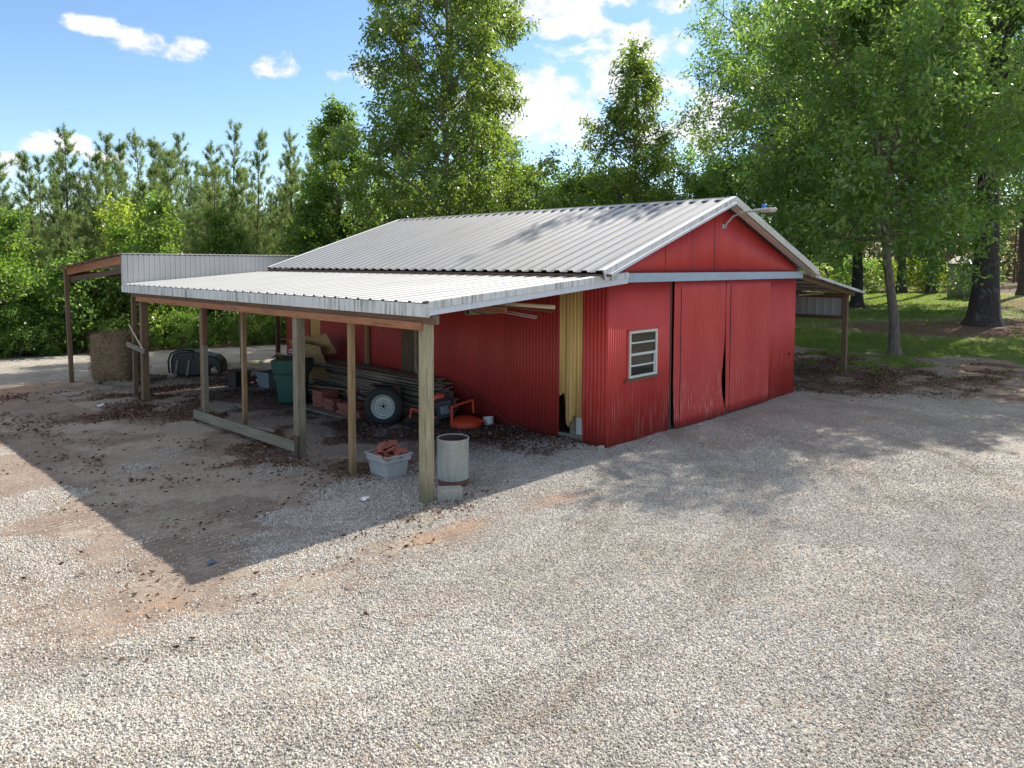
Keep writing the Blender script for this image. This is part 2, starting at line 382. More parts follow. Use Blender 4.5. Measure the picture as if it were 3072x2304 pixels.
GZ+=near*gm[0]*smooth01(.3,2.2,-GY+np.maximum(0,-GX-4.5))*(.020*np.sin(_d*5.2)+.010*np.sin(_d*13.+2*fbm(GX,GY,.5,2)))*smooth01(.40,.58,fbm(GX+31,GY+8,.28,3))
def terrain_mesh():
    nx,ny=len(xs),len(ys); V=np.stack([GX,GY,GZ],-1).reshape(-1,3)
    i=np.arange(nx-1)[:,None]*ny+np.arange(ny-1)[None]; F=np.stack([i,i+ny,i+ny+1,i+1],-1).reshape(-1,4)
    me=npmesh('ground',V,F)
    for nm,a in (('ma',(gm[0],gm[2],gm[3])),('mb',(gm[4],gm[5],gm[6])),('mc',(gm[7],gm[1],gm[1]))):
        at=me.color_attributes.new(nm,'FLOAT_COLOR','POINT'); d=np.ones((nx*ny,4),np.float32)
        for k in range(3): d[:,k]=a[k].reshape(-1)
        at.data.foreach_set('color',d.ravel())
    return me
def npmesh(name,V,F,tint=None,smooth=False):
    me=bpy.data.meshes.new(name); V=np.asarray(V,np.float32); F=np.asarray(F,np.int32); nf,k=F.shape
    me.vertices.add(len(V)); me.vertices.foreach_set('co',V.ravel()); me.loops.add(nf*k); me.loops.foreach_set('vertex_index',F.ravel())
    me.polygons.add(nf); me.polygons.foreach_set('loop_start',np.arange(nf,dtype=np.int32)*k)
    if smooth: me.polygons.foreach_set('use_smooth',np.ones(nf,bool))
    me.update(calc_edges=True); 
    if tint is not None:
        a=me.attributes.new('tint','FLOAT','FACE'); a.data.foreach_set('value',np.asarray(tint,np.float32))
    return me
def windrow(m,v,col):
    # dirtier wheel lanes curving through the gravel
    d=m.n('ShaderNodeVectorMath',operation='DISTANCE'); m.set(d.inputs[0],v); d.inputs[1].default_value=(-4.6,3.2,0)
    r_=m.math('ADD',d.outputs['Value'],m.math('MULTIPLY',m.noise(v,.22,2),1.5)); lane=m.math('ADD',m.math('MULTIPLY',m.math('SINE',m.math('MULTIPLY',r_,3.3)),.72),m.math('MULTIPLY',m.math('SINE',m.math('MULTIPLY',r_,17.)),.28))
    f=m.math('MULTIPLY',m.ramp(lane,[(.2,0.),(1.,1.)]),m.ramp(m.noise(m.mapv(v,(1,1,1),(9,4,0)),.55,5,.65),[(.34,0.),(.66,.5)]))
    return m.mix(f,col,(.25,.205,.155,1))
def ground_material():
    m=N('ground'); v=m.pos()
    def ch(nm):
        s=m.n('ShaderNodeSeparateColor'); m.set(s.inputs[0],m.attr(nm,'Color')); return s.outputs
    A=ch('ma');B=ch('mb');Cc=ch('mc')
    wob=m.math('ADD',m.math('MULTIPLY',m.noise(v,2.3,5,.65),.5),m.math('MULTIPLY',m.noise(v,11,6,.75),.5))
    def edge(x,w=.22):
        t=m.math('ADD',x,m.math('MULTIPLY',m.math('SUBTRACT',wob,.5),3.4)); return m.sstep(t,.5-w,.5+w)
    fine=m.noise(v,42,5,.7); mid=m.noise(v,3.1,5,.65); big=m.noise(v,.45,4)
    # earth
    earth=m.mix(m.ramp(mid,[(.3,0.),(.7,1.)]),(.31,.24,.195,1),(.42,.34,.285,1))
    earth=m.mix(edge(B[1]),earth,m.mix(fine,(.44,.36,.29,1),(.55,.48,.40,1)))
    deb=m.noise(v,16,6,.8,.4); earth=m.mix(m.ramp(deb,[(.54,0.),(.66,.6)]),earth,(.10,.068,.052,1))
    earth=m.mix(m.ramp(m.noise(m.mapv(v,(1,1,1),(5,2,0)),1.1,5,.7),[(.48,0.),(.7,.4)]),earth,(.17,.125,.10,1))
    trk=m.wave(m.mapv(v,(1,1,1)),3.4,5.,3,'Y'); earth=m.mix(m.math('MULTIPLY',m.ramp(trk,[(.6,0.),(.95,.45)]),m.ramp(m.noise(v,.7,3),[(.46,0.),(.58,1.)])),earth,(.13,.09,.068,1))
    earth=m.mix(m.ramp(fine,[(.45,0.),(.75,.5)]),earth,(.085,.058,.045,1))
    # gravel: one grey-buff value per stone
    vc=m.n('ShaderNodeTexVoronoi',feature='F1'); m.set(vc.inputs['Vector'],v); vc.inputs['Scale'].default_value=46
    sr=m.n('ShaderNodeSeparateColor'); m.set(sr.inputs[0],vc.outputs['Color'])
    stone=m.ramp(sr.outputs[0],[(0,(.26,.235,.205)),(.25,(.37,.345,.31)),(.6,(.49,.46,.415)),(1,(.62,.59,.54))])
    stone=m.mix(m.ramp(sr.outputs[1],[(.93,0.),(.97,.6)]),stone,(.42,.22,.12,1))
    grime=m.noise(m.mapv(v,(1,1,1)),.8,5,.65); stone=m.mix(m.ramp(grime,[(.42,0.),(.72,.6)]),stone,(.24,.205,.165,1))
    stone=m.mix(m.ramp(m.noise(v,1.9,4),[(.60,0.),(.75,.5)]),stone,(.46,.34,.22,1))
    stone=windrow(m,v,stone)
    col=m.mix(edge(A[0]),earth,stone)
    clay=m.mix(mid,(.38,.21,.125,1),(.50,.35,.24,1)); col=m.mix(m.math('MULTIPLY',edge(B[0]),.8),col,clay)
    straw=m.mix(m.noise(m.mapv(v,(3,12,3)),9,4),(.10,.05,.034,1),(.24,.14,.09,1)); col=m.mix(edge(B[2]),col,straw)
    fl=m.mix(mid,(.06,.042,.028,1),(.11,.085,.05,1)); col=m.mix(edge(Cc[0]),col,fl)
    lf=m.mix(fine,(.085,.050,.038,1),(.20,.125,.092,1)); col=m.mix(m.math('MULTIPLY',edge(A[1]),.85),col,lf)
    gfine=m.noise(m.mapv(v,(1,1,1)),26,4,.7); gcol=m.mix(m.ramp(gfine,[(.3,0.),(.7,1.)]),(.085,.13,.028,1),(.19,.25,.055,1)); gcol=m.mix(m.ramp(big,[(.4,0.),(.7,.5)]),gcol,(.17,.20,.045,1))
    col=m.mix(edge(A[2]),col,gcol)
    h=m.math('MULTIPLY',m.math('SUBTRACT',1.,vc.outputs['Distance']),edge(A[0])); h=m.math('ADD',h,m.math('MULTIPLY',fine,.9)); h=m.math('ADD',h,m.math('MULTIPLY',mid,1.2)); h=m.math('ADD',h,m.math('MULTIPLY',deb,2.2))
    return m.pbr(col,.93,0,m.bump(h,.95,.03),.2)
MT['ground']=ground_material()
ground=mk('ground',terrain_mesh(),'ground',smooth=True); tag(ground,'broad yard ground of pale gravel, bare earth and lawn around the barn','ground',kind='structure')

# ------------------------------------------------------------------ leaves and trees
def unit(a): return a/np.maximum(np.linalg.norm(a,axis=-1,keepdims=True),1e-9)
def leaf_mesh(name,P,D,L,W,rng,tint,mat,fold=.25):
    n=len(P); D=unit(D); S=unit(np.cross(D,rng.normal(size=(n,3)))); U=np.cross(S,D)
    L=L[:,None]; W=W[:,None]
    mid=P+D*L*.45-U*W*fold*0
    V=np.stack([P,mid+S*W-U*W*fold,P+D*L,mid-S*W-U*W*fold],1).reshape(-1,3)
    F=np.arange(n*4).reshape(n,4)
    return npmesh(name,V,F,tint)
def skeleton(rng,H,tr,base,prof,nl,lean=(0,0),up=(25,60),sub=6,sublen=.42,twig=5,twlen=.7,fork=.0,bend=.25,nsec=5,down=0.,gap=.22):
    """returns branch MB, twig starts/dirs/lengths"""
    b=MB(); tp=[];td=[];tl=[]
    k=9; pts=[]; 
    for i in range(k+1):
        t=i/k; pts.append(Vector((lean[0]*t+rng.normal()*.012*H*t*(1-t)*2, lean[1]*t+rng.normal()*.012*H*t*(1-t)*2, H*t)))
    rad=[tr*((1-i/k)**.85*.93+.04) for i in range(k+1)]
    fl=[Vector((0,0,-.3))]+[pts[0]+Vector((0,0,.04)),pts[0].lerp(pts[1],.22),pts[0].lerp(pts[1],.6)]+pts[1:]
    b.tube(fl,[tr*1.75,tr*1.5,tr*1.12,tr*.99]+rad[1:],10)
    def at(t):
        x=t*k; i=min(int(x),k-1); return pts[i].lerp(pts[i+1],x-i), rad[min(int(x),k)]
    az=rng.uniform(0,6.28)
    def twigs(p,d,L,m):
        for j in range(m):
            tt=rng.uniform(.35,1.0); a=rng.normal(size=3); dd=Vector(d)*.6+Vector(a)*.75+Vector((0,0,.15-down)); dd.normalize()
            tt=tt**.7; q=Vector(p)+Vector(d)*L*tt; tp.append(q); td.append(dd); tl.append(twlen*rng.uniform(.5,1.25))
    pm=max(prof(j/10) for j in range(11))
    for i in range(nl):
        f=((i+.5)/nl)**1.25; t=base/H+(1-base/H)*f*.97
        p,r0=at(t); az+=2.399+rng.normal()*.25
        el=R(up[0]+(up[1]-up[0])*f+rng.normal()*7); L=max(.5,prof(f)*rng.uniform(.72,1.12))/max(.45,math.cos(el)*1.05)
        L=min(L,prof(f)*1.5+.3); L=max(.3,min(L,(H*1.04-p.z)/max(.25,math.sin(max(el,.1)))))
        d=Vector((math.cos(az)*math.cos(el),math.sin(az)*math.cos(el),math.sin(el))); lp=[p]; cur=p.copy(); dd=d.copy()
        for s_ in range(nsec):
            dd=(dd+Vector((rng.normal()*.12,rng.normal()*.12,rng.normal()*.08+bend*.12))).normalized(); cur=cur+dd*L/nsec; lp.append(cur.copy())
        r1=min(r0*.55,.012*L+.012)+.008
        b.tube(lp,[r1*(1-.86*j/nsec) for j in range(nsec+1)],5,False)
        ns=max(3,int(sub*(.25+1.0*L/pm)))
        keep=rng.uniform(0,1,ns)>gap
        for j in range(ns):
            if not keep[j]: continue
            tt=.2+.8*(j+rng.uniform(0,1))/ns; x=tt*nsec; q=min(int(x),nsec-1); sp=lp[q].lerp(lp[q+1],x-q); sd=(lp[q+1]-lp[q]).normalized()
            a=Vector(rng.normal(size=3)); a=(a-sd*a.dot(sd)).normalized(); d2=(sd*.55+a*.85+Vector((0,0,.12-down))).normalized(); L2=L*sublen*rng.uniform(.5,1.1)*(1.1-.5*tt)+.25
            e=sp+d2*L2*.5+Vector((0,0,.03*L2)); e2=e+(d2+Vector(rng.normal(size=3))*.15).normalized()*L2*.5
            b.tube([sp,e,e2],[r1*.38*(1-.6*tt)+.005,.007,.004],4,False)
            twigs(sp,(e2-sp).normalized(),L2,twig)
        twigs(lp[-2],(lp[-1]-lp[-2]).normalized(),L/nsec,twig)
    for j in range(twig*3): # leader
        q,_=at(rng.uniform(.86,1.)); a=Vector(rng.normal(size=3)); a.z=abs(a.z)+.6; tp.append(q); td.append(a.normalized()); tl.append(twlen*rng.uniform(.4,1.))
    return b,np.array([tuple(x) for x in tp]),np.array([tuple(x) for x in td]),np.array(tl)
def leaves_on(rng,tp,td,tl,per,L,W,droop=.35,spread=.12):
    n=len(tp)*per; i=np.repeat(np.arange(len(tp)),per); t=rng.uniform(.1,1.05,n)
    P=tp[i]+td[i]*(tl[i]*t)[:,None]+rng.normal(size=(n,3))*spread
    D=td[i]*.5+rng.normal(size=(n,3))*.75; D[:,2]-=droop
    clump=np.clip(rng.normal(.45,.22,len(tp)),0,1)[i]; tint=np.clip(clump+rng.normal(0,.16,n),0,1)
    return P,D,L*rng.uniform(.65,1.2,n),W*rng.uniform(.7,1.15,n),tint
def make_tree(name,seed,H,tr,base,prof,nl,per,L,W,leafm,barkm,label,cat='tree',loc=(0,0,0),rz=0,group=None,droop=.35,spread=.12,sink=.05,**kw):
    rng=np.random.RandomState(seed)
    root=thing(name,label,cat,loc,rz,group)
    b,tp,td,tl=skeleton(rng,H,tr,base,prof,nl,**kw)
    b.build('trunk',barkm,root,True)
    P,D,l,w,t=leaves_on(rng,tp,td,tl,per,L,W,droop,spread)
    mk('crown',leaf_mesh('crown',P,D,l,w,rng,t,leafm),leafm,root)
    return root
def G(x,y): return (x,y,float(gz(x))-.03)
dome=lambda r,k=.7: (lambda f: r*(math.sin(math.pi*(.18+.78*f)))**k)
cone=lambda r,top=.16: (lambda f: r*(top+(1-top)*(1-f)**.8)*(.75+.25*min(1,f*6)))
# the four yard trees at the right
make_tree('oak_tree',11,11.7,.175,3.9,dome(4.8,.45),54,16,.235,.05,'oak_leaf','grey_bark','young oak with slim mottled grey trunk standing alone nearest the barn\'s right lean-to',loc=G(16.6,.15),rz=.6,up=(4,60),sub=13,twig=7,lean=(-.3,1.3),droop=.3,gap=.38,twlen=.7,spread=.16)
make_tree('oak_tree',12,15.6,.62,7.6,dome(6.9,.5),50,15,.27,.058,'oak_leaf','oak_bark','massive old oak with a flared blackish trunk beside the beige shed',loc=G(28.45,-.15),rz=1.2,up=(6,58),sub=12,twig=7,droop=.3,gap=.4,twlen=.9,nsec=6,spread=.2)
make_tree('oak_tree',13,18.6,.34,4.6,dome(10.6,.33),84,19,.27,.06,'dark_oak_leaf','oak_bark','dark leafy oak rising behind the right slope of the barn roof',loc=G(35.45,7.7),rz=2.2,up=(-4,58),sub=12,twig=7,droop=.35,gap=.1,twlen=1.0,nsec=6,spread=.22)
t4=make_tree('oak_tree',14,20,.33,10.5,dome(4.6,.6),24,8,.30,.07,'dark_oak_leaf','oak_bark','straight dark oak at the lawn\'s far edge, bright lime bush at its foot',loc=G(49.8,9.3),up=(8,58),sub=7,twig=5)
copy_thing(t4,G(50.0,7.3),2.0,'straight dark oak at the lawn\'s far edge, just left of the bare gate frame')
copy_thing(t4,G(51.3,1.9),4.0,'dark trunked oak at the picture\'s right edge, past the beige shed')
# the trees behind the barn
make_tree('sawtooth_oak',21,18.2,.17,1.2,cone(4.7,.36),84,25,.22,.042,'olive_leaf','grey_bark','tall airy tree with a cone shaped crown rising behind the barn ridge',loc=G(9.8,15.6),rz=.4,up=(12,60),sub=9,twig=5,gap=.1,droop=.7,twlen=.6)
make_tree('sawtooth_oak',22,12.4,.12,1.2,(lambda f:4.3*(.07+.93*(1-f)**1.15)),54,19,.22,.042,'olive_leaf','grey_bark','shorter airy tree with visible straight stem behind the barn ridge, beside the dark oak',loc=G(17.9,11.7),rz=2.4,up=(14,60),sub=8,twig=5,droop=.7,twlen=.55)
make_tree('sweetgum_tree',23,10.6,.12,.6,cone(3.0,.07),60,16,.17,.055,'bright_leaf','grey_bark','bright green narrow tree between the pines and the tall airy tree',loc=(10.1,23.9,0),rz=0,up=(15,60),sub=7,twig=5,twlen=.5)
make_tree('maple_sapling',24,5.3,.05,.8,cone(1.0,.25),24,10,.15,.06,'lime_leaf','grey_bark','yellow green maple sapling glowing in front of the pines above the rear shed roof',loc=(.35,25.1,0),up=(20,60),sub=5,twig=4,twlen=.35)
bt=make_tree('broadleaf_tree',31,6.6,.10,.3,dome(2.6,.4),38,15,.17,.046,'shrub_leaf','grey_bark','bushy green tree in the thicket right behind the barn',loc=(14.6,18.8,0),group='bushy trees crowding behind the barn',up=(5,62),sub=7,twig=5,twlen=.55)
rr=random.Random(5)
for (x,y,s) in ((12.4,19.9,.72),(13.2,16.9,.8),(15.2,15.8,.9),(17.6,14.9,1.0),(19.9,14.2,.92),(22.2,13.3,1.0),(24.3,11.6,.95),(26.8,11.5,1.08),(14.5,24.2,1.0),(18.5,20.0,1.05),(23.3,17.5,1.1)):
    copy_thing(bt,G(x,y),rr.uniform(0,6.28),scale=(s*rr.uniform(.9,1.1),s*rr.uniform(.9,1.1),s*rr.uniform(.9,1.08)))
# shrubs along the forest edge
SH=[]
for i,(sd,lm) in enumerate(((41,'shrub_leaf'),(42,'bright_leaf'),(43,'shrub_leaf'),(44,'olive_leaf'))):
    SH.append(make_tree('shrub',sd,2.7,.035,.08,dome(1.5,.4),24,10,.15,.05,lm,'grey_bark',
      ['dense dark green shrub at the foot of the pine wood along the gravel drive','light green shrub at the foot of the pine wood along the gravel drive','dense dark green shrub at the foot of the pine wood along the gravel drive','yellowish olive shrub at the foot of the pine wood along the gravel drive'][i],'shrub',(-6.3+i*2.0,23.3-.5*i,0),i,'shrubs along the wood\'s edge',up=(5,75),sub=5,twig=4,twlen=.4))
k=0
for row,(off,hs,st) in enumerate(((.8,.40,.95),(2.0,.62,1.25),(3.8,.80,1.9))):
    x=-13.
    while x<13+row*2:
        y=21.5-.32*(x+4.6)+off+rr.uniform(-.4,.4)
        if y<20.0+off*.6 and x>8.5: y=20.0+off*.6
        s=hs*rr.choice((.45,.7,.9,1.0,1.35)); src=SH[rr.choice((0,0,1,2,2,3))]
        copy_thing(src,(x,y,-.03),rr.uniform(0,6.28),scale=(s*rr.uniform(.9,1.2),s*rr.uniform(.9,1.2),s)); x+=st*rr.uniform(.8,1.25)
ys_=make_tree('young_tree',47,4.6,.04,.5,cone(1.25,.12),26,10,.15,.05,'bright_leaf','grey_bark','slender light green sapling growing up between the pines along the drive','sapling',(-3.5,25.2,0),0,'saplings between the pines',up=(18,58),sub=5,twig=4,twlen=.4)
for i in range(16):
    x=-12+i*1.45+rr.uniform(-.5,.5); y=21.5-.32*(x+4.6)+rr.uniform(2.2,6.5)
    if x>5: y=max(y,22.5)
    q=rr.uniform(.55,1.2); copy_thing(ys_,(x,y,0),rr.uniform(0,6.28),scale=(q,q,q*rr.uniform(.9,1.15)))
lb=make_tree('bush',45,2.0,.03,.06,dome(1.4,.4),20,9,.16,.06,'lime_leaf','grey_bark','yellow green bush glowing at the far edge of the lawn','bush',G(51.5,10.8),0,'lime bushes at the far edge of the lawn',up=(5,75),sub=5,twig=4,twlen=.4)
for (x,y,s) in ((53,9.0,1.0),(52.6,7.9,.9),(53.5,6.2,.85),(51,14.2,1.0),(49,17.0,1.1),(53.5,1.0,.8),(53.5,.2,.9),(52.5,-1.8,.9),(46,22.0,1.1)): copy_thing(lb,G(x,y),rr.uniform(0,6),scale=(s,s,s))
gb=make_tree('bush',46,2.2,.03,.06,dome(1.7,.4),22,9,.17,.06,'shrub_leaf','grey_bark','rounded dark green bush at the lawn\'s far edge behind the slim oak','bush',G(48.5,12.2),0,up=(5,75),sub=5,twig=4,twlen=.4)
# pines
def make_pine(seed,H,tr,base,wid,label,loc,group,dens=1.):
    rng=np.random.RandomState(seed); root=thing('pine_tree',label,'pine tree',loc,0,group)
    b=MB(); k=8; lx=rng.normal()*.03*H; ly=rng.normal()*.03*H
    pts=[Vector((lx*(i/k)**2+rng.normal()*.03,ly*(i/k)**2+rng.normal()*.03,H*i/k)) for i in range(k+1)]
    b.tube([Vector((0,0,-.3))]+pts,[tr*1.15]+[tr*(1-.93*i/k) for i in range(k+1)],7)
    at=lambda z: pts[min(int(z/H*k),k-1)].lerp(pts[min(int(z/H*k),k-1)+1],z/H*k-min(int(z/H*k),k-1))
    cp=[];cd=[]
    z=base
    while z<H*.985:
        f=(z-base)/(H-base); nb=rng.randint(3,5); az=rng.uniform(0,6.28)
        for j in range(nb):
            a=az+6.283*j/nb+rng.normal()*.3; el=R(12+48*f+rng.normal()*12); L=wid*(.12+.88*(1-f)**.8)*rng.uniform(.4,1.2)+.15
            d=Vector((math.cos(a)*math.cos(el),math.sin(a)*math.cos(el),math.sin(el))); p=at(z); q=p+d*L*.6; e=q+(d+Vector((0,0,.45))).normalized()*L*.4
            b.tube([p,q,e],[.016+.012*(1-f),.01,.005],4,False)
            m=int((4+L*6)*dens)
            for s_ in range(m):
                t=1-rng.uniform(0,1)**1.4*.75; c=p.lerp(q,t/.6) if t<.6 else q.lerp(e,(t-.6)/.4)
                o=Vector(rng.normal(size=3))*.07*L; cp.append(tuple(c+o)); cd.append(tuple((d*.6+Vector((0,0,.8))+Vector(rng.normal(size=3))*.35).normalized()))
        z+=rng.uniform(.42,.78)
    for j in range(7): c=at(H*rng.uniform(.93,1.)); cp.append(tuple(c)); cd.append((0,0,1))
    # dead lower whorls
    for j in range(9):
        z=rng.uniform(.25,1.)*base; a=rng.uniform(0,6.28); p=at(z); b.tube([p,p+Vector((math.cos(a),math.sin(a),.35))*rng.uniform(.4,1.1)],[.012,.004],3,False)
    b.build('trunk','pine_bark',root,True)
    cp=np.array(cp);cd=np.array(cd); per=24; n=len(cp)*per; i=np.repeat(np.arange(len(cp)),per)
    D=unit(cd[i]*.75+rng.normal(size=(n,3))*.62); P=cp[i]+cd[i]*rng.uniform(-.10,.12,n)[:,None]; Ln=rng.uniform(.17,.30,n)[:,None]
    S=unit(np.cross(D,rng.normal(size=(n,3))))*.011
    V=np.stack([P-S,P+S,P+D*Ln],1).reshape(-1,3); t=np.clip(rng.normal(.45,.22,len(cp))[i]+rng.normal(0,.15,n),0,1)
    mk('crown',npmesh('crown',V,np.arange(n*3).reshape(n,3),t),'pine_needle',root); return root
PG='pines of the wood beyond the gravel drive'
LP='slender pine in the dense wood beyond the gravel drive'
P1=make_pine(51,10,.085,2.6,2.0,'skyline pine with bare reddish stem, standing foremost left of the rear shed roof',(.72,33.7,0),PG)
P2=make_pine(52,10,.09,3.2,2.2,LP,(3.1,36.4,0),PG,.75)
P3=make_pine(53,10,.08,1.2,2.0,LP,(5,34,0),PG,1.0)
P4=make_pine(54,10,.10,3.6,2.6,LP,(-2,36,0),PG,.7)
PS=[P1,P2,P3,P4]
sky=[(-.67,40.9,8.9,0,'pine cut by the left edge of the picture, tallest there'),(1.47,41.6,9.2,1,'sparse pine with long bare trunk near the left edge of the picture'),(5.73,45.9,9.9,3,'thin far pine showing just left of a fuller pointed pine'),
(4.69,38.3,10.2,2,'full pointed pine left of the wide topped pine above the rear shed'),(6.41,39.5,10.8,3,'wide open topped pine standing above the middle of the rear shed roof'),(9.28,40.9,11.4,1,'narrow pine poking above its neighbours right of the wide topped pine'),
(10.13,38.5,10.9,0,'dark pine leaning against the tallest skyline pine'),(9.52,34.9,11.3,1,'tallest skyline pine with a see-through crown'),(12.07,36.6,11.7,2,'broad pine with a visible stem right of the tallest skyline pine'),
(13.63,34.9,11.7,0,'dark narrow topped pine left of the bright green sweetgum'),(17.6,39.6,12.6,1,'far pine tip peeking just left of the bright green tree'),(19.6,41.8,13.2,2,'far pine tip touching the bright green tree')]
for (x,y,h,k,lab) in sky:
    s=h/10; copy_thing(PS[k],(x,y,0),rr.uniform(0,6.28),lab,PG,(s*rr.uniform(.85,1.05),s*rr.uniform(.85,1.05),s))
for i in range(150):
    a=rr.uniform(48,92); d=rr.uniform(29,58); x=-10.2+d*math.cos(R(a)); y=-7.5+d*math.sin(R(a))
    if y<21.5-.32*(x+4.6)+5: continue
    h=rr.uniform(.48,.86)*(.72+d/150)*1.08; copy_thing(PS[rr.choice((0,1,2,2,3))],(x,y,0),rr.uniform(0,6.28),LP,PG,(h,h,h))
# open pine plantation beyond the lawn: tall thin trunks
tp=make_pine(55,19,.16,11.5,2.4,'thin straight pine trunk in the open wood far beyond the lawn',(82,6,1.3),'tall pines of the open wood beyond the lawn',.8)
for i in range(75):
    a=rr.uniform(-6,26); d=rr.uniform(88,130); x=-10.2+d*math.cos(R(a)); y=-7.5+d*math.sin(R(a)); s=rr.uniform(.7,1.1)
    if x<54: continue
    copy_thing(tp,(x,y,1.3),rr.uniform(0,6.28),scale=(s*.85,s*.85,s))
# far-off wood masses
def mass(name,label,mat,pts,size,seed):
    rng=np.random.RandomState(seed); n=len(pts); D=rng.normal(size=(n,3)); t=np.clip(rng.normal(.45,.25,n),0,1)
    o=mk(name,leaf_mesh(name,pts,D,np.full(n,size)*rng.uniform(.6,1.3,n),np.full(n,size*.33),rng,t,mat),mat); return tag(o,label,'wood',kind='stuff')
rng=np.random.RandomState(77)
def band(n,a0,a1,d0,d1,h0,h1,rng,z0=0.):
    a=np.radians(rng.uniform(a0,a1,n)); d=rng.uniform(d0,d1,n); x=-10.2+d*np.cos(a); y=-7.5+d*np.sin(a)
    hh=h0+(h1-h0)*fbm(np.degrees(a)*.35,d*.05,1.); z=z0+rng.uniform(0,1,n)**.8*hh; return np.stack([x,y,z],1)
mass('far_wood','dark far-off wood filling the gaps between the pines on the left','wood_mass',band(60000,28,96,58,76,4.5,10.5,rng),.55,1)
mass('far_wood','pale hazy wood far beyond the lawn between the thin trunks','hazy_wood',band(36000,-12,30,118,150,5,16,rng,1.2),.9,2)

# ------------------------------------------------------------------ the barn
barn=thing('red_barn','red corrugated metal barn with grey gabled roof and open lean-tos either side','barn')
W=7.9; DEP=11.0; EZ=2.95; RX,RZ=3.95,4.60
SL=(RZ-3.08)/(RX+.55)
roofz=lambda x: RZ-abs(x-RX)*SL
# front wall
fw=sheet('front_wall','red_paint',barn,(0,0,0),(1,0,0),(0,0,1),(0,-1,0),2.0,-.05,EZ,.068,.009)
sheet('front_wall','red_paint',barn,(6.28,0,0),(1,0,0),(0,0,1),(0,-1,0),1.62,-.05,EZ,.068,.009)
for x0,x1 in ((0.,1.80),(1.803,2.78),(2.783,3.68),(3.683,W)):
    sheet('gable_panel','red_paint',barn,(x0,-.004*(x0>1)*(x0<3),0),(1,0,0),(0,0,1),(0,-1,0),x1-x0,EZ-.03,lambda u,x0=x0:roofz(x0+u)-.10,.068,.009)
for x in (1.80,2.78,3.68): MB().box((x,-.012,(EZ+roofz(x)-.1)/2+.02),(.014,.006,roofz(x)-.1-EZ-.02)).build('gable_seam','dark_hole',barn)
# door track with cover
MB().box(((0.27+7.97)/2,-.08,2.982),(7.70,.13,.168)).build('door_track','blue_track',barn,bevel=.01)
# sliding doors, buckled at the foot
def warpL(x,z):
    t=x/1.965; k=max(0,1-z/1.6); r=(-.015-.10*math.exp(-((z-.8)/.55)**2)+.04*math.exp(-(z/.3)**2)); l=.07*max(0,1-z/.9)
    return l*(1-t)+r*t-.0*z, .03*math.sin(3.1*t)*k+.035*max(0,1-z/.5)*t
def warpR(x,z):
    t=x/2.14; return (1-t)*(-.0+.02*math.sin(z*2)), .022*math.sin(2.6*t+.6)*max(0,1-z/1.3)
dl=sheet('sliding_door','red_paint',barn,(2.065,-.055,0),(1,0,0),(0,0,1),(0,-1,0),2.065,.02,2.90,.068,.007,rows=14,warp=warpL)
dr=sheet('sliding_door','red_paint',barn,(4.17,-.05,0),(1,0,0),(0,0,1),(0,-1,0),2.14,.02,2.90,.068,.007,rows=14,warp=warpR)
MB().box((2.30,-.070,1.42),(.012,.008,2.74)).build('door_seam','dark_hole',dl)
MB().box((4.35,-.066,1.42),(.012,.008,2.74)).build('door_seam','dark_hole',dr)
MB().box((2.04,.02,1.43),(.05,.06,2.94)).build('door_jamb','dark_board',barn)
MB().box((7.62,-.02,1.02),(.20,.012,.012)).box((7.52,-.03,1.02),(.02,.03,.06)).build('door_latch','cord_black',barn)
# front window
wn=MB(); wx0,wx1,wz0,wz1=.60,1.51,1.165,2.015; y=-.03
for (cx,cz,sx,sz) in (((wx0+wx1)/2,wz1-.02,wx1-wx0,.045),((wx0+wx1)/2,wz0+.02,wx1-wx0,.045),(wx0+.025,(wz0+wz1)/2,.05,wz1-wz0-.09),(wx1-.025,(wz0+wz1)/2,.05,wz1-wz0-.09),((wx0+wx1)/2,1.59,wx1-wx0-.1,.045),((wx0+wx1)/2-.02,1.80,wx1-wx0-.14,.03),((wx0+wx1)/2-.02,1.385,wx1-wx0-.14,.03),(wx1-.085,1.385,.03,.36)):
    wn.box((cx,y,cz),(sx,.045 if sx>.06 and sz>.04 else .04,sz))
win=wn.build('window','white_steel',barn,bevel=.004)
MB().box(((wx0+wx1)/2,-.016,(wz0+wz1)/2),(wx1-wx0-.06,.01,wz1-wz0-.06)).build('pane','glass',win)
MB().box((.575,-.018,1.59),(.03,.03,.90)).box((1.535,-.018,1.59),(.03,.03,.90)).box((1.055,-.018,2.035),(.99,.03,.03)).build('window_trim','red_paint',win)
MB().beam((.46,-.055,1.135),(1.58,-.055,1.145),.07,.035).build('window_sill','brown_beam',win)
# side wall under the lean-to (facing -X)
def side(y0,y1,mat,vb=-.05,vt=EZ,pitch=.083,amp=.011,name='side_wall',off=0,prof='sine'):
    return sheet(name,mat,barn,(-off,y1,0),(0,-1,0),(0,0,1),(-1,0,0),y1-y0,vb,vt,pitch,amp,prof)
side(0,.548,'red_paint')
def torn(u):
    y=1.09-u # torn lower edge, u from the far side
    if y>.955: return .83+.03*math.sin(40*y)
    if y>.93: return .83-(.955-y)/.025*.45
    if y>.80: return .36-.10*math.sin((y-.80)/.13*3.1)*(1) -.05*math.sin(60*y)*.3
    if y>.75: return .30+.16*(.80-y)/.05
    return .46+.015*math.sin(55*y)
side(.553,1.09,'yellow_paint',torn,off=.004,name='yellow_panel')
MB().box((.05,.80,.16),(.05,.10,.55)).build('wall_stud','grey_board',barn)
MB().box((.04,.82,.06),(.09,.56,.11)).build('wall_sill','grey_rail',barn)
MB().box((.09,.70,.28),(.02,.26,.50)).build('white_board','white_plastic',barn)
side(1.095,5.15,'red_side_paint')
MB().box((-.02,5.48,1.45),(.03,.62,2.9)).build('dark_door','dark_board',barn,bevel=.004)
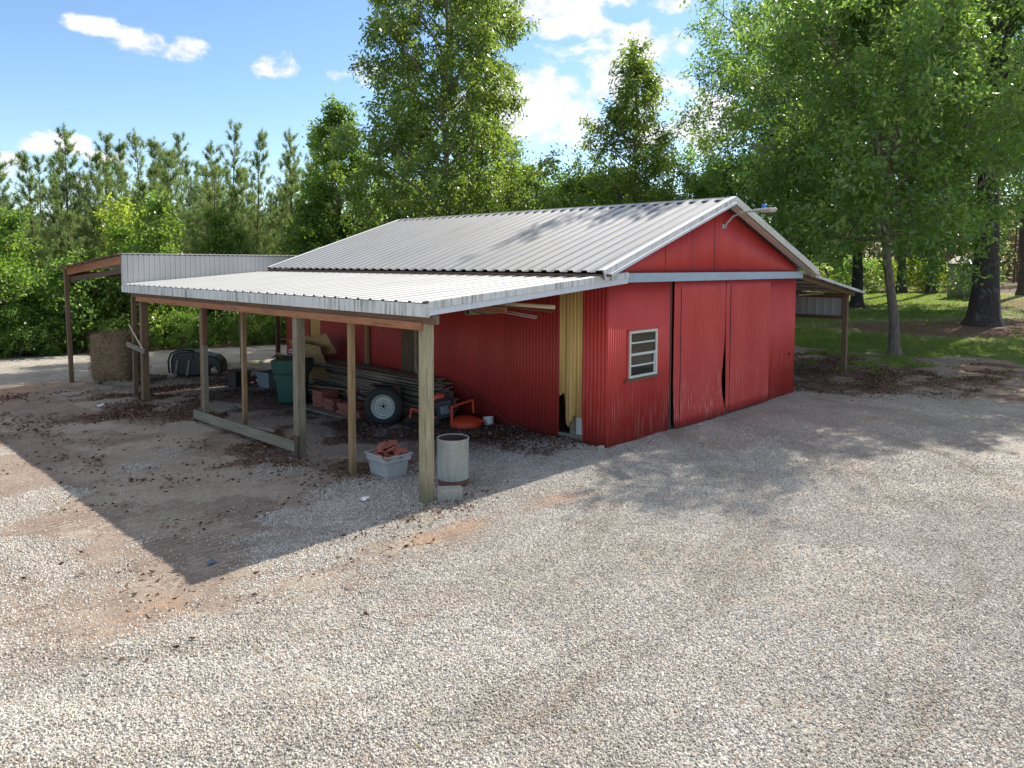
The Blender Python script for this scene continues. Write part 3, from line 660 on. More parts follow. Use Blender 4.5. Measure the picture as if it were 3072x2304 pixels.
MB().box((-.045,5.22,1.45),(.05,.09,2.9)).build('door_jamb','grey_board',barn)
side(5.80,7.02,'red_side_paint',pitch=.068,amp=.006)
MB().box((-.06,7.08,1.62),(.09,.09,2.0)).build('wall_post','tan_post',barn)
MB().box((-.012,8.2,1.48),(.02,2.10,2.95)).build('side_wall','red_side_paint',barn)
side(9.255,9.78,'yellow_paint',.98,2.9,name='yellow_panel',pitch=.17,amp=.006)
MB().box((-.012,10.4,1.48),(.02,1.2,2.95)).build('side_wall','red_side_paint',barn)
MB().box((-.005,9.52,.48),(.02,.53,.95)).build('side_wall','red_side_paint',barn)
# far walls
sheet('right_wall','red_side_paint',barn,(W,0,0),(0,1,0),(0,0,1),(1,0,0),DEP,-.05,EZ+.02,.083,.011)
sheet('rear_wall','red_side_paint',barn,(0,DEP-.1,0),(1,0,0),(0,0,1),(0,1,0),W,-.05,lambda u:roofz(u)-.1,.083,.009)
# main roof
def slope_dir(x0,z0,x1,z1): return Vector((x1-x0,0,z1-z0))
LS=math.hypot(RX+.55,RZ-3.08)
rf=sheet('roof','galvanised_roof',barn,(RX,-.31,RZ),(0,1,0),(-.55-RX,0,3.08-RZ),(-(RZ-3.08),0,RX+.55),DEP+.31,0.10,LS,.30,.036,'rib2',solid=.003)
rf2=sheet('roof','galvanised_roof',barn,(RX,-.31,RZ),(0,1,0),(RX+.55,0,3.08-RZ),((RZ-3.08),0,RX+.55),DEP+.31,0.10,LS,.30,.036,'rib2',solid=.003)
cap=MB()
for s in (-1,1):
    d=Vector((s*(RX+.55),0,3.08-RZ)).normalized(); n=Vector((s*(RZ-3.08),0,RX+.55)).normalized()
    a=Vector((RX,0,RZ))+n*.036; b=a+d*.21
    cap.prism([a,b,b-n*.018,b-n*.018-d*.02,b-n*.006-d*.02,a-n*.006],(0,-.325,0),(0,DEP+.01,0))
cap.build('ridge_cap','galvanised_roof',barn)
def rake(x0,z0,x1,z1,y,out,nm='rake_trim',m1='white_trim',m2='clean_trim',h1=.10,h2=.08,top=.035):
    b=MB(); b.beam((x0,y,z0+top-h1/2),(x1,y,z1+top-h1/2),.03,h1); o=b.build(nm,m1,barn,bevel=.004)
    b=MB(); b.beam((x0,y-out*.022,z0+top-h1-h2/2),(x1,y-out*.022,z1+top-h1-h2/2),.03,h2); b.build('trim_board',m2,o,bevel=.004)
    return o
def rakeflange(x0,z0,x1,z1,y0,y1): # flat flange lying on the roof edge
    b=MB(); b.beam((x0,(y0+y1)/2,z0+.04),(x1,(y0+y1)/2,z1+.04),abs(y1-y0),.006); b.build('rake_flange','white_roof',barn)
rake(-.56,3.078,RX,RZ,-.33,1,h1=.10,h2=.05); rake(RX,RZ,8.46,3.078,-.33,1,m2='beige_trim',h1=.07,h2=.10)
MB().beam((RX,-.22,RZ-.13),(8.44,-.22,2.95),.16,.03).build('soffit_board','beige_trim',barn)
MB().beam((-.5,-.2,2.96),(RX,-.2,RZ-.12),.22,.02).build('soffit_board','beige_trim',barn)
rake(-.56,3.078,RX,RZ,DEP+.015,-1); rake(RX,RZ,8.46,3.078,DEP+.015,-1)
rakeflange(-.56,3.08,RX,RZ,-.345,-.24); rakeflange(RX,RZ,8.46,3.08,-.345,-.24); rakeflange(-.56,3.08,RX-.1,RZ-.034,DEP-.10,DEP+.02)
MB().box((-.53,5.3,3.03),(.02,DEP+.5,.05)).build('eave_closure','dark_board',barn)
# left lean-to
lz=lambda x: 2.70+(x+4.14)*.0794
LY0,LY1=-.2,11.24
LL=math.hypot(4.14,.0794*4.14)
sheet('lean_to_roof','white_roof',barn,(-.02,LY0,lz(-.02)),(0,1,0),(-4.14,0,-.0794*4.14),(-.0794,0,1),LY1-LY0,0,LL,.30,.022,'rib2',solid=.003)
fa=MB(); fa.box((-4.155,(LY0+LY1)/2,2.60),(.03,LY1-LY0,.175)); fa.build('eave_fascia','white_trim',barn,bevel=.004)
ra=MB(); ra.beam((-4.172,-.222,lz(-4.17)+.03-.05),(.27,-.222,lz(.27)+.03-.05),.03,.10); o=ra.build('rake_trim','white_trim',barn,bevel=.004)
rb=MB(); rb.beam((-4.165,-.205,lz(-4.17)-.07-.045),(.27,-.205,lz(.27)-.07-.045),.03,.092); rb.build('trim_board','clean_trim',o,bevel=.004)
MB().beam((-4.165,-.16,lz(-4.165)+.033),(.27,-.16,lz(.27)+.033),.12,.006).build('rake_flange','white_roof',barn)
for y in np.linspace(.0,11.0,10):
    MB().beam((-4.08,y,lz(-4.08)-.085),(-.02,y,lz(-.02)-.085),.045,.13).build('rafter','rafter_wood',barn)
pu=MB()
for x in (-3.6,-2.7,-1.8,-.9,-.25): MB().beam((x,-.15,lz(x)-.012),(x,11.2,lz(x)-.012),.08,.018).build('purlin','brown_beam',barn)
MB().box((-4.11,5.2,2.465),(.045,10.9,.09)).build('header_beam','brown_beam',barn)
MB().box((-4.155,5.13,2.385),(.04,10.35,.105)).build('header_beam','orange_beam',barn,bevel=.004)
MB().box((-4.0,-.12,2.47),(.12,.05,.12)).build('header_block','grey_rail',barn)
posts=[(-4.06,-.02,.145,.145,2.42,'treated_post',0),(-4.06,1.73,.085,.085,2.33,'tan_post',.008),(-4.06,3.26,.145,.145,2.42,'weathered_post',0),(-3.86,5.62,.085,.07,2.45,'tan_post',0),(-4.05,6.98,.085,.14,2.42,'brown_post',0),(-4.04,10.21,.145,.145,2.42,'brown_post',.012),(-4.0,10.95,.10,.10,2.5,'brown_post',0)]
for (x,y,a,b,h,mt,ln) in posts:
    q=MB(); q.beam((x,y,-.25),(x+ln*h*.3,y+ln*h,h),a,b,up=(0,1,0)); q.build('post',mt,barn,bevel=.006)
MB().box((-.22,11.12,1.35),(.10,.10,3.0)).build('post','dark_board',barn,bevel=.005)
MB().box((-4.06,6.88,.80),(.10,.05,1.55)).build('post_plank','grey_rail',barn,bevel=.004)
MB().box((-4.06,6.88,2.02),(.10,.05,.72)).build('post_plank','brown_beam',barn,bevel=.004)
MB().beam((-4.16,3.24,.20),(-4.17,7.2,.17),.035,.17).build('bottom_rail','grey_rail',barn,bevel=.004)
MB().box((-4.13,3.24,.18),(.05,.12,.40)).build('post_plank','dark_board',barn)
MB().beam((-4.11,10.0,1.19),(-4.11,11.15,1.27),.03,.12).build('short_rail','grey_rail',barn,bevel=.004)
MB().tube([(-4.12,10.95,1.75),(-4.14,10.05,1.25)],.015,6).build('tie_rope','pvc',barn)
# yard light on the gable
arm=[(4.10,-.02,4.00),(4.10,-.05,4.10),(4.06,-.22,4.24),(3.97,-.48,4.31),(3.86,-.78,4.315),(3.84,-.86,4.315)]
yl_=MB().beam((3.84,-.84,4.315),(3.64,-1.28,4.315),.20,.055).build('yard_light','lamp_grey',barn,bevel=.02)
MB().tube(arm,.024,8).build('lamp_arm','lamp_grey',yl_,True)
MB().box((4.03,-.012,4.03),(.06,.03,.10)).build('lamp_bracket','lamp_grey',yl_)
MB().lathe([(.0,.0),(.045,.0),(.045,.07),(.04,.085),(.0,.085)],16,(3.76,-1.03,4.345)).build('light_sensor','blue_plastic',yl_,True)
MB().beam((3.76,-1.02,4.275),(3.65,-1.26,4.275),.15,.03).build('lamp_lens','lens',yl_,bevel=.008)
# right lean-to
rz=lambda x: 3.0-(x-8.2)*.140
RL=math.hypot(4.05,.56)
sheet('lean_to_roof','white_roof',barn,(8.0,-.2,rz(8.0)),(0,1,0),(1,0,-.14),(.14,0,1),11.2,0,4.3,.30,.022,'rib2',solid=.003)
o=MB().beam((8.3,-.215,rz(8.3)),(12.28,-.215,rz(12.28)),.03,.07).build('rake_trim','white_trim',barn,bevel=.004)
for y in (.21,3.8,7.4,10.8): MB().box((12.0,y,1.15),(.14,.14,2.5)).build('post','brown_post',barn,bevel=.006)
MB().box((12.09,.27,2.05),(.04,.10,.72)).build('post_plank','orange_beam',barn)
MB().box((11.94,5.5,2.34),(.05,10.5,.15)).build('header_beam','brown_beam',barn)
MB().box((11.94,5.6,1.69),(.05,10.7,.10)).build('side_rail','brown_beam',barn)
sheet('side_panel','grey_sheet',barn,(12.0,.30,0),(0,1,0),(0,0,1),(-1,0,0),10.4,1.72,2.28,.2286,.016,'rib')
for y in np.linspace(.0,10.8,8): MB().beam((8.0,y,rz(8.0)-.08),(12.05,y,rz(12.05)-.08),.045,.12).build('rafter','rafter_wood',barn)
for x in (8.6,9.5,10.4,11.3): MB().beam((x,-.15,rz(x)-.012),(x,10.9,rz(x)-.012),.08,.018).build('purlin','brown_beam',barn)
MB().beam((9.2,.5,2.42),(11.0,.5,2.42),.07,.04).build('loose_pole','grey_rail',barn)

# ------------------------------------------------------------------ rear shed
shed=thing('open_shed','low open shed with corrugated grey metal skirt behind the left lean-to','shed',(0,11.3,0))
def sp(b,n,m,**k): return b.build(n,m,shed,**k)
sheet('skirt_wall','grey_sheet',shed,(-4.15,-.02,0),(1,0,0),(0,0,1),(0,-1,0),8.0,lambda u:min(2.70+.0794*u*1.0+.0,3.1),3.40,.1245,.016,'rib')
rb_=MB(); W2=8.4; K=int(W2/.1245*6)
for i in range(K+1):
    u=i*W2/K; h=.017*math.sin(2*math.pi*u/.1245)
    for j in range(6):
        t=j/5; rb_.v.append((-4.17-.50*t+u,-.06+3.4*t,3.435-.375*t+h))
for i in range(K):
    for j in range(5): a=i*6+j; rb_.f.append((a,a+6,a+7,a+1))
sp(rb_,'roof','grey_sheet',smooth=True,solid=.004)
ed=MB()
for j in range(9):
    t0=j/9; t1=(j+1)/9+.02; ed.beam((-4.19-.5*t0,-.05+3.4*t0,3.425-.375*t0-.012),(-4.19-.5*t1,-.05+3.4*t1,3.425-.375*t1+.012),.05,.03)
sp(ed,'roof_edge','rust')
sp(MB().beam((-4.18,0,3.27),(-4.47,3.1,2.98),.05,.19),'rafter','orange_beam')
sp(MB().beam((-4.10,0,3.02),(-4.40,3.1,2.77),.06,.12),'tie_beam','dark_board')
for (x,y,h) in ((-4.47,3.1,3.02),(.3,3.1,3.0),(4.0,3.1,3.0)):
    b=MB(); b.beam((x+.03,y,-.25),(x-.04,y,h),.10,.10,up=(0,1,0)); sp(b,'post','brown_post',bevel=.005)
for x in (-2.6,-1.0,.6,2.2): sp(MB().beam((x,0,3.30),(x-.2,3.1,2.97),.045,.13),'rafter','rafter_wood')
sp(MB().beam((-4.45,3.1,2.90),(4.0,3.1,2.90),.06,.14),'header_beam','brown_beam')

# ------------------------------------------------------------------ things under and around the lean-to
GZ0=lambda x,y: float(gz(x))
def bal(name,bm,mat,label,cat,loc,rz=0,group=None,**k):
    o=bm.build(name,mat,None,**k); o.location=loc; o.rotation_euler=(0,0,rz); return tag(o,label,cat,group)
# hay bale on a pallet
hb=MB(); 
import itertools
nu,nv=26,12
for j in range(nv+1):
    zz=1.2*j/nv
    for i in range(nu):
        a=2*math.pi*i/nu; c,s_=math.cos(a),math.sin(a); k=(abs(c)**4+abs(s_)**4)**-.25; tp_=1.-.10*abs(2*j/nv-1)**4+random.uniform(-.02,.02)
        hb.v.append((.66*c*k*tp_,.56*s_*k*tp_,zz+random.uniform(-.02,.02)))
for j in range(nv):
    for i in range(nu): a=j*nu+i; b=j*nu+(i+1)%nu; hb.f.append((a,b,b+nu,a+nu))
hb.f.append(tuple(range(nu))[::-1]); hb.f.append(tuple(nv*nu+i for i in range(nu)))
hay=bal('hay_bale',hb,'hay','big square brown hay bale standing behind the farthest lean-to posts','hay bale',(-3.45,13.75,.10),.75,smooth=True)
_r=np.random.RandomState(8); _n=5200; _a=_r.uniform(0,6.283,_n); _c,_s=np.cos(_a),np.sin(_a); _k=(abs(_c)**4+abs(_s)**4)**-.25
_top=_r.rand(_n)<.3; _rad=np.where(_top,np.sqrt(_r.rand(_n)),1.0); _Q=np.stack([.66*_c*_k*_rad,.56*_s*_k*_rad,np.where(_top,1.2,_r.uniform(.02,1.2,_n))],1)
_D=np.stack([-_s,_c,_r.normal(0,.5,_n)],1)+_r.normal(0,.45,(_n,3))
_st=mk('straw',leaf_mesh('straw',_Q,_D,_r.uniform(.08,.22,_n),np.full(_n,.006),_r,np.clip(_r.normal(.5,.28,_n),0,1),'straw_blade'),'straw_blade',hay)
def pallet(loc,rz,label):
    r=thing('wooden_pallet',label,'pallet',loc,rz)
    for i in range(5): MB().box((0,-.44+.22*i,.115),(1.2,.11,.02)).build('deck_board','grey_rail',r)
    for x in (-.55,0,.55): MB().box((x,0,.053),(.09,1.0,.1)).build('runner','grey_rail',r)
pallet((-3.2,13.35,0),.5,'grey wooden pallet lying under the hay bale')
# black vehicle shell
ve=thing('vehicle_shell','black plastic vehicle body shell with a rounded arch, lying behind the lean-to posts','vehicle part',(-1.62,13.35,0),R(-40)); ve.scale=(.74,.74,.80)
pr_=[]
out=[(-.75,.12),(-.78,.55),(-.70,.80),(-.45,.92),(.1,.90),(.45,.80),(.85,.72),(1.05,.55),(1.12,.25),(1.1,.08),(.95,.08),(.93,.22),(.85,.36),(.72,.40),(.60,.34),(.53,.20),(.5,.04),(-.2,.02)]
MB().prism([Vector((x,0,z)) for x,z in out],(0,-.32,0),(0,.55,0)).build('body','black_plastic',ve,bevel=.05)
MB().tube([(-.80,-.36,.15),(-.83,-.37,.58),(-.72,-.38,.84),(-.40,-.38,.97),(.12,-.36,.93)],.035,8).build('roll_bar','black_plastic',ve,True)
for x in (-.55,-.12): MB().beam((x-.04,-.36,.06),(x+.06,-.37,.60),.03,.09,up=(1,0,0)).build('slat','pale_slat',ve)
MB().beam((-.62,-.37,.68),(.08,-.37,.66),.03,.07).build('cross_bar','engine_grey',ve); MB().beam((-.5,-.37,.8),(.05,-.37,.78),.03,.06).build('cross_bar','engine_grey',ve)
MB().lathe([(0,0),(.07,0),(.075,.02),(0,.03)],18,(.80,-.335,.24),Matrix.Rotation(R(90),3,'X')).build('lamp','white_steel',ve,True)
# wheelie bin
bn=thing('wheelie_bin','dark green wheeled rubbish bin with its lid thrown back, behind a square post','bin',(-1.78,7.55,0),R(38))
def frustum(b,z0,z1,a0,b0,a1,b1):
    k=len(b.v)
    for z,a,c in ((z0,a0,b0),(z1,a1,b1)):
        for sx,sy in ((-1,-1),(1,-1),(1,1),(-1,1)): b.v.append((sx*a/2,sy*c/2,z))
    for i in range(4): j=(i+1)%4; b.f.append((k+i,k+j,k+4+j,k+4+i))
    b.f.append((k+3,k+2,k+1,k)); return b
bb=MB(); frustum(bb,.04,.74,.46,.50,.56,.62); bb.build('bin_body','bin_green',bn,bevel=.04)
bb=MB(); frustum(bb,.70,1.03,.60,.70,.66,.78); bb.build('bin_collar','bin_green',bn,bevel=.03)
MB().box((0,0,1.034),(.58,.70,.01)).build('bin_mouth','bin_dark',bn)
MB().box((0,-.375,.90),(.30,.02,.14)).build('badge_panel','bin_green',bn,bevel=.008)
b=MB(); b.box((.36,.28,.72),(.06,.62,.52),Matrix.Rotation(R(8),3,'Y')); b.build('bin_lid','bin_dark',bn,bevel=.015)
MB().tube([(.36,-.1,1.02),(.44,-.1,1.04),(.44,.62,1.04),(.36,.62,1.02)],.018,6).build('bin_handle','bin_dark',bn)
for s in (-1,1): MB().lathe([(.03,-.03),(.10,-.03),(.11,0),(.10,.03),(.03,.03)],18,(.20,s*.26+.0,.11),Matrix.Rotation(R(90),3,'X')).build('bin_wheel','rubber',bn)
# grey trough and mesh crate behind the bin
tb=MB(); frustum(tb,0,.42,.62,.50,.70,.56); bal('stone_trough',tb,'stone_grey','plain grey stone box on the dirt, half hidden by the green bin','box',(-.95,10.0,0),.1,bevel=.02)
cr=thing('mesh_crate','dark openwork crate beside the grey stone box','crate',(-1.55,10.75,0),.1)
cb=MB()
for i in range(6):
    cb.box((-.2+.08*i,-.22,.22),(.02,.02,.44)).box((-.2+.08*i,.22,.22),(.02,.02,.44)).box((0,-.22,.03+.076*i),(.42,.02,.02)).box((0,.22,.03+.076*i),(.42,.02,.02)).box((-.21,0,.03+.076*i),(.02,.44,.02)).box((.21,0,.03+.076*i),(.02,.44,.02))
cb.build('lattice','black_plastic',cr); MB().box((0,0,.2),(.36,.38,.38)).build('core','dark_board',cr)
# lumber pile
rl=random.Random(9)
protoB=None
def board_mesh(L,w,h):
    return MB().box((0,0,0),(w,L,h))
LG='weathered boards stacked against the red wall'
protos=[]
for L in (3.0,3.8,4.4):
    b=board_mesh(L,.15,.026).build('board','grey_board',None,bevel=.003); protos.append((b,L))
cnt=0
def put_board(i,x,y,z,rz,tilt=0,rx=0):
    global cnt
    b,L=protos[i]; o=b if not b.get('used') else b.copy()
    if b.get('used'): COL.objects.link(o)
    b['used']=1; 
    o.location=(x,y,z); o.rotation_euler=(rx,tilt,rz); tag(o,'grey weathered board in the long lumber pile against the red wall','board',LG); cnt+=1
    return o
for lay in range(19):
    nacross=5 if lay<15 else 4
    for c in range(nacross):
        i=rl.choice((1,2,2)); L=protos[i][1]; y0=3.75+rl.uniform(-.12,.22)+(.05*max(0,lay-10))
        put_board(i,-.16-.165*c+rl.uniform(-.02,.02)-.05*(lay<8),y0+L/2,.06+.04*lay+rl.uniform(-.004,.004),rl.uniform(-.015,.015),0,rl.uniform(-.006,.006))
for (x,y,z,rz,i,rx) in ((-1.1,6.4,.22,.10,1,.05),(-1.15,6.3,.30,.16,1,.08),(-1.2,6.6,.12,.05,1,.02),(-1.0,6.9,.35,-.08,0,.05),(-1.25,6.5,.42,.2,0,-.02)):
    put_board(i,x,y,z,rz,0.1,rx)
for b,L in protos:
    if 'used' in b: del b['used']
for o in list(COL.objects):
    if o.name.startswith('board') and 'used' in o: del o['used']
# sheets of ply and offcuts heaped on the far end of the pile
PLY=[((-.85,8.45,1.00),(.02,1.10,.62),(6,-28,8),'broad tan plywood offcut leaning on the lumber pile beside the green bin'),
     ((-.60,8.15,1.22),(.02,.62,.55),(-14,-24,12),'small tan plywood offcut standing tallest on the lumber pile'),
     ((-1.0,8.9,.72),(.02,1.0,.50),(10,-35,4),'tan plywood offcut sloping behind the bin\'s lid'),
     ((-.98,8.1,.58),(.02,1.25,.42),(2,-30,5),'brown plywood strip low on the lumber pile above the pavers'),
     ((-.62,8.75,1.16),(.02,.40,.50),(-22,-24,14),'reddish board end tilted beside the tallest plywood offcut')]
for loc,size,rot,lab in PLY:
    o=MB().box((0,0,0),size).build('plywood_offcut','plywood',None,bevel=.003); o.location=loc; o.rotation_euler=tuple(R(a) for a in rot); tag(o,lab,'plywood')
for i,(x,y,z) in enumerate(((-.35,9.4,.92),(-.30,9.5,.84),(-.38,9.45,.76))):
    o=MB().box((0,0,0),(.16,1.5,.04)).build('white_plank','white_trim',None); o.location=(x,y,z); tag(o,'pale plank stacked below the far yellow wall panel','plank','pale planks below the far yellow panel')
MB_=MB().box((0,0,0),(.5,1.6,.74)); o=bal('timber_crib',MB_,'dark_board','dark timber block carrying the pale planks behind the bin','timber',(-.35,9.4,.37),0)
# pavers on a sheet of plywood
o=MB().box((0,0,0),(1.05,2.1,.04)).build('ground_sheet','grey_board',None); o.location=(-1.42,6.0,.03); o.rotation_euler=(0,0,.03); tag(o,'low plank platform on the dirt carrying the red pavers','platform')
PG2='red pavers stacked on the low platform'
pv=MB().box((0,0,0),(.20,.40,.055)).build('paver','terracotta',None,bevel=.006); first=True
spots=[]
for (x,y,n,dz) in ((-1.62,6.62,6,.06),(-1.40,6.62,6,.06),(-1.62,6.15,4,.06),(-1.38,6.2,3,.06),(-1.66,5.55,4,.06),(-1.42,5.55,4,.06),(-1.64,5.2,2,.06),(-1.36,6.9,5,.06)):
    for k in range(n): spots.append((x+rl.uniform(-.02,.02),y+rl.uniform(-.02,.02),.08+.058*k,rl.uniform(-.08,.08)))
for q in spots:
    o=pv if first else pv.copy()
    if not first: COL.objects.link(o)
    first=False; o.location=q[:3]; o.rotation_euler=(0,0,q[3]); tag(o,'flat red clay paver in the stacks beside the spare wheel','paver',PG2)
tp_=thing('flower_pot','terracotta flower pot standing on the stacked pavers','flower pot',(-1.5,5.55,.305))
MB().lathe([(.0,.0),(.085,.0),(.115,.20),(.10,.20),(.08,.03),(0,.03)],22).build('pot_body','pot_clay',tp_,'auto'); MB().lathe([(.113,.17),(.135,.17),(.14,.235),(.115,.235),(.11,.19)],22).build('pot_rim','pot_clay',tp_,'auto')
# spare wheel
wh=thing('spare_wheel','black tyre on a white steel rim standing on the dirt against the lumber pile','wheel',(-1.62,4.28,.38))
wh.rotation_euler=Euler((R(90),0,R(-52)),'XYZ')
MB().lathe([(.235,-.09),(.28,-.115),(.335,-.10),(.372,-.065),(.385,0),(.372,.065),(.335,.10),(.28,.115),(.238,.09),(.22,0),(.235,-.09)],44).build('tyre','rubber',wh,True)
tr_=MB()
for k in range(40):
    a=2*math.pi*k/40
    for s in (-1,1): tr_.box((.378*math.cos(a+.04*s),.378*math.sin(a+.04*s),s*.038),(.02,.036,.06),Matrix.Rotation(a,3,'Z'))
tr_.build('tread','rubber',wh)
rm=MB().lathe([(.252,.112),(.256,.097),(.236,.09),(.215,.052),(.175,.035),(.155,.055),(.125,.062),(.11,.045),(.085,.05),(.07,.035),(.045,.035),(.04,.02),(0,.02)],40).build('rim','white_steel',wh,'auto')
rg=MB()
for a_,b_,z_ in ((.196,.204,.066),(.130,.137,.065),(.080,.087,.055)): rg.lathe([(a_,z_),(b_,z_)],40)
rg.build('rim_groove','dark_hole',rm)
hb_=MB().disc(.034,.036,16)
for k in range(5): a=2*math.pi*k/5+.3; hb_.disc(.012,.052,10,(.062*math.cos(a),.062*math.sin(a),0))
for k in range(8): a=2*math.pi*k/8; pass
hb_.build('hub_hole','dark_hole',rm)
o=MB().box((0,0,0),(.34,.62,.03)).build('mudguard','black_plastic',None,bevel=.01); o.location=(-1.30,4.72,.72); o.rotation_euler=(R(-8),R(6),R(-20)); tag(o,'black flat mudguard resting over the spare wheel','mudguard')
MB_=MB().box((0,0,0),(.5,.5,.68)); o=bal('crate',MB_,'dark_board','dark wooden crate behind the spare wheel, under the mudguard','crate',(-1.18,4.85,.34),-.2)
# orange mower deck
mo=thing('mower','orange mower with a round deck and a tilted black engine, by the red wall','mower',(-.75,3.15,0),R(-42))
MB().lathe([(.0,.20),(.16,.20),(.27,.16),(.315,.13),(.32,.03),(.30,.03)],28,(.22,0,0),Matrix.Scale(1.,3)).build('deck','orange_paint',mo,'auto')
MB().box((.52,.02,.12),(.18,.22,.03)).build('discharge_chute','orange_paint',mo,bevel=.008)
fr=MB(); fr.beam((-.05,-.12,.16),(-.05,-.12,.43),.045,.045,up=(1,0,0)).beam((-.07,-.12,.42),(.36,.20,.50),.04,.04).beam((.36,.20,.50),(.38,.22,.24),.06,.04,up=(1,0,0)).beam((-.05,-.14,.2),(-.02,-.24,.03),.05,.03,up=(1,0,0)); fr.build('frame_bar','orange_paint',mo,bevel=.006)
fr=MB(); fr.beam((-.28,.1,.14),(-.85,.12,.36),.07,.04).beam((-.85,.12,.36),(-.88,.12,.16),.05,.04,up=(1,0,0)); fr.build('lift_arm','orange_paint',mo,bevel=.006)
MB().lathe([(0,-.04),(.11,-.04),(.12,0),(.11,.04),(0,.04)],18,(-.30,.25,.52),Matrix.Rotation(R(90),3,'X')).build('pulley','orange_paint',mo,True)
MB().box((-.2,.16,.36),(.34,.30,.36),Matrix.Rotation(R(-14),3,'Y')@Matrix.Rotation(R(10),3,'X')).build('engine','engine_grey',mo,bevel=.03)
MB().box((-.19,-.005,.34),(.18,.02,.17),Matrix.Rotation(R(-14),3,'Y')@Matrix.Rotation(R(10),3,'X')).build('engine_panel','stone_grey',mo,bevel=.01)
for (x,y) in ((-.36,-.05),(-.9,.12)): MB().lathe([(0,-.03),(.07,-.03),(.09,0),(.07,.03),(0,.03)],16,(x,y,.09),Matrix.Rotation(R(90),3,'X')).build('caster_wheel','rubber',mo,True)
bal('dirt_clod',MB().lathe([(0,0),(.17,.0),(.19,.09),(.12,.19),(0,.21)],12),'rust','reddish clay lump on the dirt between the wheel and the mower','clod',(-1.12,4.0,-.02),0,smooth=True)
# galvanised can
gc=thing('metal_bin','dented galvanised metal can with no lid beside the corner post','can',(-3.27,.34,.06))
MB().lathe([(.205,.03),(.225,.05),(.227,.33),(.229,.60),(.236,.62),(.236,.64),(.222,.64),(.215,.60),(.205,.1),(.2,.06),(0,.06)],40).build('can_body','galvanised_can',gc,'auto')
MB().lathe([(.19,-.06),(.215,-.06),(.215,.03),(.19,.03)],36).build('rust_band','rust',gc,True)
MB().lathe([(.213,.63),(.208,.55),(.2,.07),(0,.065)],36).build('rust_lining','rust_inside',gc,True)
a=R(228); cx,cy=.232*math.cos(a),.232*math.sin(a)
MB().box((cx,cy,.54),(.10,.012,.055),Matrix.Rotation(a+R(90),3,'Z')).build('handle_plate','galvanised_can',gc,bevel=.004)
MB().tube([(.223*math.cos(R(215)),.223*math.sin(R(215)),z) for z in (.06,.6)],.006,6).build('can_seam','galvanised_can',gc)
bal('concrete_block',MB().box((0,0,.075),(.20,.34,.17)),'concrete','low grey concrete block at the foot of the corner post','block',(-3.74,-.12,0),R(50),bevel=.012)
# tote with broken tiles
to=thing('storage_tote','grey plastic storage tote heaped with broken red tiles','tote',(-3.62,1.43,0),0)
tb=MB(); frustum(tb,.0,.33,.35,.44,.43,.53); tb.f.pop(); tb.f.append((3,2,1,0)); tb.build('tote_body','grey_plastic',to,bevel=.02)
rim=MB()
for (cx,cy,sx,sy) in ((0,-.275,.50,.03),(0,.275,.50,.03),(-.235,0,.03,.52),(.235,0,.03,.52)): rim.box((cx,cy,.335),(sx,sy,.025))
rim.build('tote_rim','grey_plastic',to,bevel=.006)
rim=MB()
for (cx,cy,sx,sy) in ((0,-.262,.46,.02),(-.222,0,.02,.50)): rim.box((cx,cy,.28),(sx,sy,.08))
rim.build('tote_skirt','grey_plastic',to,bevel=.01)
MB().box((0,0,.27),(.38,.46,.02)).build('tote_filling','terracotta',to)
tl=MB().box((0,0,0),(.20,.13,.022)).build('broken_tile','terracotta',None,bevel=.003); tl2=MB().prism([Vector(p) for p in ((-.12,-.06,0),(.11,-.08,0),(.05,.07,0),(-.08,.05,0))],(0,0,-.011),(0,0,.011)).build('broken_tile','terracotta',None,bevel=.003)
f1=[True,True]
for k in range(34):
    i=k%2; src=(tl,tl2)[i]; o=src if f1[i] else src.copy()
    if not f1[i]: COL.objects.link(o)
    f1[i]=False; h=rl.random(); rxy=.19*(1-.55*h); 
    o.location=(-3.62+rl.uniform(-1,1)*rxy,1.43+rl.uniform(-1,1)*rxy*1.25,.315+.15*h); o.rotation_euler=(rl.uniform(-.5,.5),rl.uniform(-.5,.5),rl.uniform(0,6.28)); tag(o,'broken red tile heaped in the grey storage tote','tile','broken red tiles in the tote')
# small things
pa=thing('pail','small white plastic pail on the dead leaves by the red wall','pail',(-.22,2.72,.02),0); pa.rotation_euler=(R(-14),R(8),0)
MB().lathe([(0,0),(.088,0),(.105,.15),(.112,.15),(.112,.165),(.098,.165),(.085,.02),(0,.02)],24).build('pail_body','white_plastic',pa,'auto')
MB().tube([(.11*math.cos(t),.11*math.sin(t),.155-.02*math.sin(t/1.)) for t in np.linspace(0,3.14,9)],.003,5).build('pail_handle','steel_rod',pa)
bal('concrete_block',MB().box((0,0,.04),(.13,.09,.09)),'concrete','small pale concrete piece on the gravel at the red barn\'s near corner','block',(-.20,-.03,0),.4,bevel=.008)
o=MB().box((0,0,0),(.03,1.05,.05)).build('loose_stick','grey_rail',None); o.location=(-4.04,4.75,.245); o.rotation_euler=(R(-4),0,R(3)); tag(o,'thin loose stick lying along the bottom rail of the lean-to','stick')
def cable(name,pts,r,mat,label):
    o=MB().tube(pts,r,6).build(name,mat,None,True); return tag(o,label,'cord')
cable('cord',[(-.06,3.75,.72),(-.05,3.2,.50),(-.05,2.75,.30),(-.07,2.35,.14),(-.10,2.0,.10),(-.14,1.75,.05)],.008,'rust','thin brown cord sagging down the red wall to the leaves')
cable('cord',[(-1.0,4.1,1.5),(-.98,4.05,1.1),(-.95,3.95,.75),(-.85,3.7,.45),(-.8,3.5,.38)],.006,'steel_rod','thin grey cord hanging in front of the lumber pile')
cable('bent_wire',[(-2.6,.9,2.62),(-2.55,.84,2.55),(-2.42,.75,2.46),(-2.28,.65,2.42)],.010,'cord_black','short dark bent wire hanging under the near lean-to rafters')
